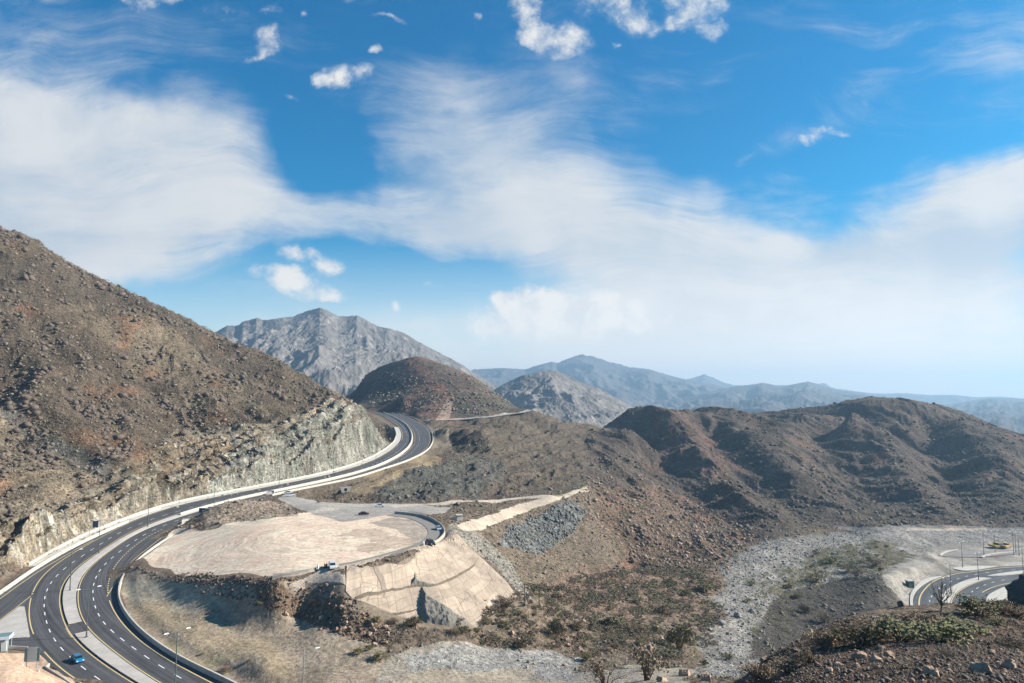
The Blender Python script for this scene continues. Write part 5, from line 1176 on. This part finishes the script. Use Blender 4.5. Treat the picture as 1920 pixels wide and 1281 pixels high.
# bare little tree on the crest
def bare_tree(p, h, label):
    o = empty('bare_tree', p); tr_ = MB(); r = random.Random(5); tr_.tube((0,0,-.3), (.05*h,0,.3*h), .05*h*.5, .03*h*.5, 6); br = MB()
    for k in range(16):
        a = r.uniform(0, 6.28); s0 = Vector((.03*h, 0, r.uniform(.05, .3)*h)); e = s0+Vector((math.cos(a)*.35*h, math.sin(a)*.35*h, r.uniform(.3, .65)*h)); br.tube(s0, e, .012*h, .004*h, 4)
        for q in range(4):
            m_ = s0.lerp(e, r.uniform(.4, .9)); br.tube(m_, m_+Vector((r.uniform(-.15,.15)*h, r.uniform(-.15,.15)*h, r.uniform(.05,.25)*h)), .006*h, .002*h, 3)
    tr_.build('trunk', M['twig'], o); br.build('branches', M['twig'], o); tag(o, label, 'tree')
pb = hit(1764, 1147, 60); bare_tree(pb, 3.0, 'leafless small tree standing on the crest against the lower road')
for mask, n_, r0, r1, kds, lab, grp in (
  (pmask([(900,1130),(1180,1090),(1340,1080),(1330,1200),(1240,1240),(1000,1220),(880,1190)]), 165, .7, 2.4, ('olive','dry','dry','olive'), 'low thorny shrub scattered over the valley floor between boulders', 'low thorny shrubs on the valley floor'),
  (pmask([(1530,1035),(1640,1015),(1720,1040),(1640,1075),(1560,1070),(1500,1090)]), 30, 1.0, 2.6, ('olive','dry'), 'shrub in the thicket beyond the riverbed', 'shrubs of the far riverbed thicket'),
  (pmask([(1400,1000),(1560,1000),(1500,1150),(1400,1220),(1380,1080)]), 24, .6, 1.5, ('olive','green'), 'small shrub dotted on the pale riverbed', 'small shrubs on the riverbed'),
  (pmask([(560,935),(640,905),(760,870),(820,905),(700,945),(600,945)]), 22, .7, 1.8, ('dry','olive'), 'dark shrub on the embankment below the highway', 'shrubs on the highway embankment')):
    x, y, _, _ = pick(mask, n_, 1., n_)
    for a, b in zip(x, y): shrub_at((a, b, zat(a, b)), rnd.uniform(r0, r1)*rnd.uniform(.6, 1), rnd.choice(kds), lab, grp, rnd.uniform(.6, .85))
def scrub(name, mask, n, r0, r1, mat, seed, we=1.3, lv=26):
    tmpl = [plantmesh('olive', 200+k, lv, 6 if lv < 40 else 12, True)[1] for k in range(4)]; x, y, _, _ = pick(mask, n, we, seed); r = np.random.RandomState(seed); V = []; Fs = []; o = 0
    for k in range(4):
        m = np.arange(n) % 4 == k; v = np.array([tuple(q) for q in tmpl[k].v]); f = np.array(tmpl[k].f); s_ = (r.uniform(r0, r1, m.sum())*np.clip(y[m]/300, .6, 1.8))[:, None]; z = np.array([zat(a, b) for a, b in zip(x[m], y[m])])[:, None]
        P = np.stack([v[:, 0]*s_*1.15+x[m][:, None], v[:, 1]*s_*1.15+y[m][:, None], v[:, 2]*s_*.75+z], 2); V.append(P.reshape(-1, 3)); Fs.append((f[None]+(np.arange(m.sum())*len(v))[:, None, None]+o).reshape(-1, 4)); o += m.sum()*len(v)
    me = npmesh(name, np.concatenate(V), np.concatenate(Fs), 4); me.materials.append(mat); tag(link(name, me), kind='stuff')
scrub('scrub', hillv*(REG == 1), 5200, .5, 1.5, M['leaf_dry'], 31); scrub('scrub', hillv*(REG == 1), 2600, .5, 1.4, M['leaf_olive'], 32)
scrub('scrub', hillv*(REG == 3), 4200, .5, 1.4, M['leaf_olive'], 33, 1.6); scrub('scrub', hillv*((REG == 0) | (REG == 7))*(YY > 120), 3200, .4, 1.2, M['leaf_olive'], 34, 1.6)
scrub('scrub', (VIS*(REG == 2)).astype(np.float32), 700, .6, 1.5, M['leaf_olive'], 35)
scrub('grass', (VIS*(CL > .4)*(fr > .6)).astype(np.float32), 1100, .4, .9, M['leaf_dry'], 36)
vall = pmask([(870,1150),(1000,1100),(1180,1070),(1350,1070),(1340,1210),(1240,1250),(1000,1225),(860,1200)])
M['leaf_dark'] = plain('dark_thorn_leaf', (.085,.08,.045), .9, var=.5, scale=.9); M['leaf_brown'] = plain('brown_thorn_leaf', (.12,.088,.06), .9, var=.5, scale=.9)
scrub('scrub', vall, 170, 1.6, 3.6, M['leaf_dark'], 41, 1., 230); scrub('scrub', vall, 200, 1.5, 3.4, M['leaf_brown'], 42, 1., 230)
scrub('scrub', pmask([(1400,1090),(1530,1040),(1640,1015),(1720,1045),(1600,1085),(1500,1120),(1480,1190),(1420,1200)]), 240, .8, 1.8, M['leaf_olive'], 43, 1., 110)
scrub('scrub', pmask([(1040,930),(1110,900),(1400,1010),(1360,1090),(1180,1070),(1000,1090),(960,1030)]), 500, .6, 1.5, M['leaf_olive'], 44, 1., 60)
M['straw'] = plain('straw_grass', (.33,.27,.10), .9, var=.3, scale=.9)
scrub('grass', pmask([(240,1130),(330,1150),(450,1195),(560,1240),(640,1290),(560,1290),(460,1240),(350,1200),(250,1165)]), 350, .12, .30, M['straw'], 37)
scrub('grass', VIS*(REG == 5)*(YY < 104), 2600, .12, .45, M['leaf_dry'], 38, 1.6)
# ------------------------------------------------------------------ street lamps
def lamp_parts(root, h=12.5, arm=2.0, double=True, dark=True):
    ms = M['dsteel'] if dark else M['steel']
    MB().tube((0,0,0), (0,0,h), .15, .08, 10).build('pole', ms, root); MB().box(0,0,.12,.55,.55,.25).tube((0,0,.2), (0,0,1.3), .2, .19, 10).build('base', ms, root)
    for s in ((1, -1) if double else (1,)):
        MB().tube((0,0,h-.15), (s*arm,0,h+.25), .05, .04, 6).build('arm', ms, root)
        MB().box(s*(arm+.45), 0, h+.27, 1.1, .38, .16, 0, .7, .6).build('lamp_head', M['lamphead'], root)
proto = {}
def lamp(x, y, z, rz, key, label, group):
    if key not in proto:
        o = empty('street_lamp', (x, y, z), rz); lamp_parts(o, *{'d': (12.5, 2.0, True, True), 's': (12.5, 2.2, False, False), 'l': (13., 2.0, True, True)}[key]); proto[key] = o
    else:
        s_ = proto[key]; o = s_.copy(); C.objects.link(o); o.location = (x, y, z); o.rotation_euler = (0, 0, rz)
        for c_ in s_.children: d = c_.copy(); C.objects.link(d); d.parent = o
    tag(o, label, 'street lamp', group); return o
GL = 'double armed street lamps on the highway median'
cmed = smoothline((resamp(wL2, 500)+resamp(wR1, 500))/2, 2, 1)
def medrot(x, y):
    k = int(np.argmin(np.hypot(cmed[:, 0]-x, cmed[:, 1]-y))); k = min(max(k, 1), len(cmed)-2); t = cmed[k+1]-cmed[k-1]; return math.atan2(t[1], t[0])-math.pi/2, cmed[k]
for px, py, lb in [(328,1296,'nearest median lamp, its pole rising from below the bottom edge over the right carriageway'),(162,1196,'tall double lamp at the median crossover gap above the blue car'),(131,1108,'lamp in the middle of the near bend on the widest paved median'),(185,1038,'median lamp just past the near bend, below the left road sign'),
  (277,988,'median lamp on the curve left of the white barrier blocks'),(393,947,'median lamp rising beside the light brown mound'),(516,920,'median lamp on the straight before the lot access road'),(625,898,'median lamp on the straight above the white culvert headwall'),(703,875,'median lamp where the far bend begins, under the rock cutting'),(771,840,'median lamp at the outermost point of the far bend'),(750,789,'farthest visible median lamp, below the cone shaped hill')]:
    w = ung(px, py); rz, c_ = medrot(w[0], w[1])
    xy = w if py > 980 else c_
    lamp(xy[0], xy[1], float(g(xy[1]))+.16, rz, 'd', lb, GL)
w = ung(567, 1352); lamp(w[0], w[1], zat(w[0], w[1]), .5, 's', 'single lamp whose head alone shows at the bottom edge over the dirt slope', None)
for px, py, lb in [(797,801,'slim pale lamp on the outer parapet at the start of the side track'),(808,826,'slim pale lamp on the outer parapet of the far bend')]:
    w = ung(px+3, py); lamp(w[0]+1.5, w[1], float(g(w[1])), 2.9, 's', lb, None)
for px, py, lb in [(1805,1064,'lamp on the pale triangular island of the lower road'),(1835,1088,'lamp at the right tip of the lower road median'),(1783.7,1113,'lamp in the middle of the lower road median'),(1776.5,1142,'nearest lamp on the lower road median, base hidden by the crest'),(1919,1078,'lamp on the lower road cut by the right edge of the picture')]:
    w = unz(px, py, LZ); lamp(w[0], w[1], LZ+.18, .6, 'l', lb, 'dark lamps along the lower road')
for px, py in [(1866,1038),(1845,1040),(1901,1040),(1905,1036),(1911,1042)]:
    w = unz(px, py, LZ); lamp(w[0], w[1], LZ, .3, 'l', 'tiny distant lamp beyond the lower road at the right edge', 'distant lamps beyond the lower road')
# ------------------------------------------------------------------ wooden poles in the valley
for px, py, h, lb in [(1011,1141,7,'thin dark pole left of centre in the valley scrub'),(984,1138,7,'thin dark pole beside the right foot of the concrete slope'),(1114,1112,7,'thin dark pole in the middle of the rocky valley'),(1127,1105,6,'short dark pole just right of the mid valley pole'),(1252,1110,5,'small dark pole near the yellowish shrub under the red slope')]:
    p = hit(px, py, 100); o = MB().tube((0,0,-.5), (0,0,h), .14, .10, 7).box(0,0,h-.6,1.2,.1,.12).build('utility_pole', M['wood']); o.location = p; tag(o, lb, 'pole')
# ------------------------------------------------------------------ signs
def sign(name, px, py, wid, hgt, zlow, rz, face, back, lb, cat='road sign', onroad=True, z=None):
    w = ung(px, py) if onroad else hit(px, py, 100); o = empty(name, (w[0], w[1], w[2] if z is None else z), rz)
    for s in (-1, 1): MB().tube((s*wid*.33, .08, -.3), (s*wid*.33, .08, zlow+hgt*.95), .08, .08, 8).build('post', M['steel'], o)
    MB().box(0, 0, zlow+hgt/2, wid, .06, hgt).build('panel', face, o)
    b_ = MB()
    for k in (.25, .75): b_.box(0, .05, zlow+hgt*k, wid*.95, .05, .1)
    b_.build('rail', M['steel'], o); tag(o, lb, cat); return o
sign('road_sign', 381, 975, 4.8, 3.0, 2.4, -.2, M['signblue'], None, 'dark blue road sign on two posts at the foot of the light brown mound')
sign('road_sign', 178, 1001, 2.2, 2.8, 2.6, .2, M['signblue'], None, 'dark upright road sign on two posts behind the left pavement')
w = ung(58, 1264.5); bb = empty('billboard', (w[0], w[1], w[2]), .12)
for s in (-1, 1): MB().tube((s*1.15, .1, -.3), (s*1.15, .1, 6.0), .1, .1, 8).build('post', M['steel'], bb)
MB().box(0, 0, 4.5, 2.0, .08, 3.3).build('panel', M['signback'], bb)
for s in (-1, 1): MB().box(s*1.35, .02, 4.4, .65, .07, 3.0).build('side_panel', M['teal'], bb)
b_ = MB(); [b_.box(0, -.07, 2.9+k*.82, 2.0, .05, .06) for k in range(5)]; b_.build('rail', M['steel'], bb)
tag(bb, 'grey billboard back with dark teal side panels on two posts in the sand', 'billboard')
# canopy at the left edge
w = ung(-4, 1222); cn = empty('canopy', (w[0], w[1], w[2]), .35)
MB().box(0,0,3.6,5.6,3.6,.75,0,.96).build('roof', plain('canopy_pale_blue', (.42,.48,.55), .6), cn)
MB().box(0,0,3.99,5.2,3.2,.06).build('roof_deck', M['teal'], cn)
for sx, sy in ((-1,-1),(1,-1),(1,1),(-1,1)): MB().tube((sx*2.4, sy*1.4, -.6), (sx*2.4, sy*1.4, 3.3), .09, .09, 8).build('post', M['steel'], cn)
MB().box(1.3,.3,1.2,1.1,1.6,2.4).build('booth', M['signback'], cn)
tag(cn, 'small canopy with pale blue fascia on thin posts at the left edge', 'canopy')
w = ung(37, 1254); o = MB().tube((-.5,0,.5), (.5,.25,.6), .48, .48, 12).build('barrel', M['concrete']); o.location = w; tag(o, 'pale barrel lying on the sand left of the billboard', 'barrel')
w = ung(71, 1266); o = MB().box(0,0,.5,.5,.5,1.1,.2,.8).box(0,0,1.1,.56,.56,.12,.2).build('marker_post', M['concrete']); o.location = w; tag(o, 'short pale concrete marker at the right post of the billboard', 'marker')
# ------------------------------------------------------------------ white barrier blocks
def block(x, y, z, rz, lb, s=1.):
    o = MB().box(0,0,.3*s,2.0*s,.75*s,.6*s,0,.97,.55).box(0,0,.85*s,1.94*s,.41*s,.5*s,0,1,.75).build('barrier_block', M['concrete']); o.location = (x, y, z); o.rotation_euler = (0, 0, rz); tag(o, lb, 'barrier block', 'white concrete blocks at the lot entrance')
for k, (px, py) in enumerate([(333,1000),(337,996),(340,992),(343,989),(345,986),(346,981),(349,979)]):
    w = ung(px, py); block(w[0], w[1], w[2], rnd.uniform(.3, 1.9), 'white concrete block in the heap closing the side of the right carriageway', 1.5)
for k, px in enumerate([353,357,361,365,370,376,382,388,393]):
    w = ung(px, 976.5); block(w[0], w[1], max(w[2], zat(w[0], w[1])), rnd.uniform(-.3, .3), 'grey white concrete block in the row running to the mound below the blue sign', .9)
w = hit(546, 926, 250)
for k, (px, py) in enumerate([(509,926),(504,928)]):
    q = hit(px, py, 250); block(q.x, q.y, q.z, .5*k, 'pale block beside the highway right of the mound', 1.6)
# culvert headwall: trapezoid with a square opening
p = hit(648, 923, 250); cvt = empty('culvert', p, .35)
hw = MB(); W2, W1, H_, o_ = 3.1, 2.1, 3.0, .8
fr_ = [(-W2,0,H_),(W2,0,H_),(W1,0,-.4),(-W1,0,-.4)]; op = [(-o_,0,2.2),(o_,0,2.2),(o_,0,.5),(-o_,0,.5)]
vs_ = fr_+op+[(x, y+.5, z) for x, y, z in fr_+op]
hw.add(vs_, [(0,1,5,4),(1,2,6,5),(2,3,7,6),(3,0,4,7),(9,8,12,13),(10,9,13,14),(11,10,14,15),(8,11,15,12),(0,8,9,1),(1,9,10,2),(2,10,11,3),(3,11,8,0),(4,5,13,12),(5,6,14,13),(6,7,15,14),(7,4,12,15)])
hw.build('headwall', M['concrete'], cvt); MB().box(0,2.2,1.35,1.8,3.2,2.0).build('opening', M['dark'], cvt)  # solid box painted near black to stand in for shade inside the culvert
tag(cvt, 'white trapezoid culvert headwall with square dark opening below the highway', 'culvert')
p = hit(861, 976, 250); o = MB().box(0,0,.9,2.6,2.4,2.2,.3,.92).box(0,0,2.1,2.9,2.7,.3,.3).build('concrete_box', M['concrete']); o.location = p; tag(o, 'pale concrete box at the near end of the dirt track beside the lot', 'box')
p = hit(852, 976, 250); o = MB().box(0,0,.4,4.6,.6,1.6,.15).build('low_wall', M['concrete']); o.location = p; tag(o, 'short white wall joined to the concrete box at the track end', 'wall')
# kiosk by the lower road
w = unz(1706, 1102, LZ); ks = empty('kiosk', w, .2); MB().box(0,0,1.6,2.8,2.2,3.2).build('cabin', plain('kiosk_green', (.06,.13,.10), .7), ks); MB().box(0,0,3.35,3.2,2.6,.35).build('roof', M['concrete'], ks); MB().box(1.5,0,1.6,.2,2.4,3.2).build('side_wall', M['signback'], ks)
tag(ks, 'small dark green kiosk with pale roof beside the lower road', 'kiosk')
p = hit(1808, 1143, 60); o = MB().add([(-.5,0,.9),(.1,-.1,1.15),(.55,.1,.75),(.1,.2,.35),(-.35,.15,.55),(.05,.3,.8)], [(0,1,5),(1,2,5),(2,3,5),(3,4,5),(4,0,5),(0,4,3,2,1)]).build('plastic_sheet', M['plastic_blue']); o.location = p; tag(o, 'crumpled blue plastic sheet caught on the crest bush near the lower road', 'plastic sheet')
# ------------------------------------------------------------------ vehicles
def prism(mb, prof_, wf):                                   # side outline (x,z) swept across the width; wf(z)=half width
    n = len(prof_); vs = [(x, -wf(z), z) for x, z in prof_]+[(x, wf(z), z) for x, z in prof_]
    mb.add(vs, [tuple(range(n)), tuple(range(n, 2*n))[::-1]]+[(i, n+i, n+(i+1) % n, (i+1) % n) for i in range(n)][::1]); return mb
def car(loc, rz, mat, label, kind='hatch', scale=1., group=None, door=False, name='parked_car', cat='car'):
    o = empty(name, loc, rz)
    if kind == 'hatch': Ln, H, bl = 4.3, 1.48, .92; body = [(-2.12,.35),(-2.15,.75),(-2.0,.98),(-1.2,1.0),(.85,1.0),(1.75,.86),(2.12,.66),(2.15,.35)]; cab = [(-1.85,.97),(-1.45,1.42),(-1.0,1.48),(.15,1.47),(.55,1.38),(1.15,.98)]
    elif kind == 'suv': body = [(-2.38,.45),(-2.4,.9),(-2.3,1.15),(-1.2,1.17),(1.0,1.17),(2.1,1.05),(2.38,.85),(2.4,.45)]; cab = [(-2.28,1.14),(-2.1,1.75),(-1.8,1.84),(.3,1.82),(.65,1.72),(1.2,1.15)]
    elif kind == 'pickup': body = [(-2.6,.5),(-2.62,.95),(-2.55,1.12),(-.4,1.12),(1.2,1.14),(2.35,1.02),(2.6,.85),(2.62,.5)]; cab = [(-.6,1.1),(-.45,1.7),(-.2,1.78),(.6,1.76),(.85,1.68),(1.4,1.12)]
    else: body = [(-2.3,.35),(-2.32,.75),(-2.2,.95),(-1.5,1.0),(1.0,.98),(2.0,.85),(2.3,.65),(2.32,.35)]; cab = [(-1.75,.97),(-1.2,1.38),(-.8,1.44),(.2,1.43),(.5,1.36),(1.2,.97)]
    wb = .9 if kind in ('hatch', 'sedan') else .96
    b = MB(); prism(b, body, lambda z: wb*(1-.05*max(0, z-.6))); r_ = cab[1:-1]; prism(b, [(x, z+.02) for x, z in r_]+[(r_[-1][0]-.1, r_[-1][1]-.05), (r_[0][0]+.1, r_[0][1]-.05)], lambda z: .70)
    for x in (r_[0][0]*.5+r_[-1][0]*.5,): b.box(x, .69, (body[3][1]+r_[1][1])/2, .1, .05, r_[1][1]-body[3][1]-.02).box(x, -.69, (body[3][1]+r_[1][1])/2, .1, .05, r_[1][1]-body[3][1]-.02)
    me = b.mesh('body'); bm = bmesh.new(); bm.from_mesh(me); bmesh.ops.recalc_face_normals(bm, faces=bm.faces); bmesh.ops.bevel(bm, geom=[e for e in bm.edges if len(e.link_faces) == 2 and e.calc_face_angle(0) > .5], offset=.05, segments=2, affect='EDGES', clamp_overlap=True); bm.to_mesh(me); bm.free(); me.materials.append(mat); link('body', me, o)
    gw = MB(); prism(gw, cab, lambda z: .80-.16*(z-cab[0][1])/.6); gm = gw.mesh('window'); bm = bmesh.new(); bm.from_mesh(gm); bmesh.ops.recalc_face_normals(bm, faces=bm.faces); bm.to_mesh(gm); bm.free(); gm.materials.append(M['glass']); link('windows', gm, o)
    wx_ = body[-1][0]*.62
    for sx in (-1, 1):
        for sy in (-1, 1):
            wh = MB().tube((sx*wx_, sy*(wb-.2), .34), (sx*wx_, sy*(wb+.02), .34), .34, .34, 16).build('wheel', M['black'], o); MB().tube((sx*wx_, sy*(wb+.0), .34), (sx*wx_, sy*(wb+.035), .34), .2, .18, 12).build('rim', M['steel'], wh)
    for sy in (-1, 1):
        MB().box(body[-1][0]-.06, sy*wb*.72, body[-2][1]-.02, .12, .34, .16).build('headlight', M['lamphead'], o); MB().box(body[0][0]+.04, sy*wb*.78, body[1][1]+.02, .1, .26, .2).build('tail_light', M['tail'], o)
        MB().box(.85, sy*(wb+.1), body[3][1]+.06, .14, .22, .14).build('mirror', mat, o)
    if door: MB().box(.25, wb+.42, .85, .06, .9, .8).build('open_door', mat, o)
    o.scale = (scale,)*3; tag(o, label, cat, group); return o
M['tail'] = plain('tail_light_red', (.35,.02,.02), .4)
def paint(n_, c_): return plain(n_, c_, .25, .3, .03, spec=.6)
P_ = dict(blue=paint('car_paint_blue', (.02,.22,.42)), white=paint('car_paint_white', (.75,.76,.78)), silver=paint('car_paint_silver', (.45,.52,.55)), black=paint('car_paint_black', (.02,.025,.03)), red=paint('car_paint_dark_red', (.07,.015,.015)), grey=paint('car_paint_grey', (.25,.25,.24)))
w = ung(145, 1240); k = int(np.argmin(np.hypot(wL2[:, 0]-w[0], wL2[:, 1]-w[1]))); t = wL2[k-1]-wL2[k+1]
car((w[0], w[1], w[2]), math.atan2(t[1], t[0]), P_['blue'], 'bright blue hatchback driving down the left carriageway near the bottom left', 'hatch', name='moving_car')
def lotcar(px, py, rz, *a, **k): p = hit(px, py, 180); return car(p, rz, *a, **k), p
_, p1 = lotcar(623, 1066, -1.2, P_['white'], 'white off road car with an open door parked by the curved wall of the lot', 'suv', door=True, name='parked_car')
_, p2 = lotcar(822, 994, -1.3, P_['silver'], 'silver car parked against the curved wall at the far end of the lot', 'sedan')
_, p3 = lotcar(807, 1023, -1.0, P_['black'], 'black off road car with people beside it, parked by the lot wall', 'suv')
_, p4 = lotcar(682, 966, .15, P_['red'], 'dark red car alone at the back of the lot', 'sedan')
p = hit(545, 931, 250); car(p, .4, P_['white'], 'white car on the access road leading off the highway, nearer one', 'suv')
p = hit(541, 926, 250); car(p, .4, P_['silver'], 'pale grey car on the access road, partly behind the white one', 'sedan')
p = hit(711, 951, 250); car(p, .2, P_['white'], 'tiny white pickup at the back edge of the lot below the dark slope', 'pickup', name='pickup_truck', cat='pickup')
p = hit(1079, 917, 300); car(p, .6, P_['grey'], 'grey pickup far up the dirt track beside the orange cutting', 'pickup', name='pickup_truck', cat='pickup')
for k, (px, py) in enumerate([(1868,1026),(1872,1027),(1886,1027)]):
    w = unz(px, py, LZ); car(w, .3*k, plain('machine_yellow', (.5,.33,.08), .6), ['yellow work truck on the far yard beyond the lower road, left one', 'yellow work truck in the middle of the far yard beyond the lower road', 'yellow work truck at the right of the far yard beyond the lower road'][k], 'pickup', 1.6, name='work_truck', cat='truck')
# ------------------------------------------------------------------ people
def person(loc, rz, robe, top, bottom, label, arm=0.3):
    o = bpy.data.objects.new('person', None); C.objects.link(o); o.location = loc; o.rotation_euler = (0, 0, rz)
    bpy.data.objects.remove(o)
    J = [(0,0,.95,.15),(0,0,1.2,.14),(0,0,1.42,.15),(0,0,1.50,.06),(0,.01,1.58,.085),(0,.01,1.68,.095),(-.1,0,.9,.1),(-.11,.03,.5,.065),(-.11,0,.08,.045),(-.11,.14,.04,.04),(.1,0,.9,.1),(.12,-.02,.5,.065),(.13,0,.08,.045),(.13,.14,.04,.04),
         (-.2,0,1.40,.055),(-.27,.02,1.12,.042),(-.27,.12,.88,.032),(-.27,.17,.80,.03),(.2,0,1.40,.055),(.28,.04,1.14,.042),(.24,.25,1.0+arm*.3,.032),(.23,.33,1.0+arm*.35,.03)]
    E_ = [(0,1),(1,2),(2,3),(3,4),(4,5),(0,6),(6,7),(7,8),(8,9),(0,10),(10,11),(11,12),(12,13),(2,14),(14,15),(15,16),(16,17),(2,18),(18,19),(19,20),(20,21)]
    me = bpy.data.meshes.new('person'); me.from_pydata([j[:3] for j in J], E_, []); o = bpy.data.objects.new('person', me); C.objects.link(o); me.materials.append(M['skin'])
    m = o.modifiers.new('skin', 'SKIN'); 
    for k, j in enumerate(J): me.skin_vertices[0].data[k].radius = (j[3], j[3])
    me.skin_vertices[0].data[0].use_root = True
    s = o.modifiers.new('sub', 'SUBSURF'); s.levels = 1; s.render_levels = 2; o.location = loc; o.rotation_euler = (0, 0, rz)
    cb = MB()
    def ringtube(pts_, n=12):
        base = len(cb.v)
        for x, y, z, rx, ry in pts_: cb.v += [(x+math.cos(6.283*i/n)*rx, y+math.sin(6.283*i/n)*ry, z) for i in range(n)]
        for q in range(len(pts_)-1): cb.f += [(base+q*n+i, base+q*n+(i+1) % n, base+(q+1)*n+(i+1) % n, base+(q+1)*n+i) for i in range(n)]
    if robe: ringtube([(0,0,.10,.23,.20),(0,0,.5,.22,.19),(0,0,.95,.20,.17),(0,0,1.25,.19,.15),(0,0,1.42,.22,.13),(0,0,1.49,.09,.09)])
    else: ringtube([(0,0,.85,.19,.15),(0,0,1.2,.18,.15),(0,0,1.42,.22,.13),(0,0,1.49,.09,.09)])
    cb.tube((-.2,0,1.42), (-.28,.02,1.12), .085, .07); cb.tube((-.28,.02,1.13), (-.275,.11,.90), .07, .06); cb.tube((.2,0,1.42), (.285,.04,1.13), .085, .07); cb.tube((.285,.04,1.14), (.25,.22,.99+arm*.3), .07, .06)
    cb.build('robe' if robe else 'shirt', top, o, True)
    if not robe: MB().tube((-.1,0,.95), (-.11,.03,.5), .13, .10).tube((-.11,.03,.52), (-.11,0,.1), .10, .085).tube((.1,0,.95), (.12,-.02,.5), .13, .10).tube((.12,-.02,.52), (.13,0,.1), .10, .085).build('trousers', bottom, o, True)
    hr = MB(); v, f = ico(2); hr.add([(x*.1, y*.108-.015, z*.105+1.70) for x, y, z in v if True], [tuple(q) for q in f if all(v[i][2] > -.1 or v[i][1] < -.2 for i in q)]); hr.build('headcloth' if robe else 'hair', M['cloth_white'] if robe else M['black'], o, True)
    tag(o, label, 'person'); return o
M['skin'] = plain('skin', (.35,.2,.13), .6); M['cloth_white'] = plain('white_cloth', (.75,.75,.74), .9); M['cloth_dark'] = plain('dark_cloth', (.02,.02,.03), .9); M['cloth_blue'] = plain('navy_cloth', (.04,.05,.09), .9)
p = hit(794.5, 1024, 180); person(p, 1.3, True, M['cloth_white'], None, 'person in a long white robe standing left of the black car')
p = hit(798, 1024, 180); person(p, -1.5, True, M['cloth_dark'], None, 'person dressed in black between the white robe and the black car')
p = hit(612.5, 1067, 180); person(p, 1.0, False, M['cloth_blue'], M['cloth_dark'], 'person in dark clothes by the open door of the white car')
p = hit(609, 1068, 180); person(p, -.6, False, M['cloth_dark'], M['cloth_dark'], 'person in black a step left of the white car door')
p = hit(596, 1070, 180); person(p, .4, True, M['cloth_white'], None, 'person in white standing apart by the wall, left of the white car')
print('boulders', NB_, 'shrubs', NS)
# ------------------------------------------------------------------ haze in the air
hz = MB(); x0, x1, y0_, y1_, z0_, z1_ = -12000, 12000, -120, 10800, -172, 420
hz.add([(x0,y0_,z0_),(x1,y0_,z0_),(x1,y1_,z0_),(x0,y1_,z0_),(x0,y0_,z1_),(x1,y0_,z1_),(x1,y1_,z1_),(x0,y1_,z1_)], [(3,2,1,0),(4,5,6,7),(0,1,5,4),(1,2,6,5),(2,3,7,6),(3,0,4,7)])
hm = bpy.data.materials.new('air_haze'); hm.use_nodes = True; t_ = hm.node_tree; t_.nodes.clear(); ou = t_.nodes.new('ShaderNodeOutputMaterial'); pv = t_.nodes.new('ShaderNodeVolumePrincipled')
pv.inputs['Color'].default_value = (.43, .65, .87, 1); pv.inputs['Density'].default_value = .000125; pv.inputs['Anisotropy'].default_value = .25; t_.links.new(pv.outputs[0], ou.inputs['Volume'])
o = hz.build('haze', hm); tag(o, kind='stuff')
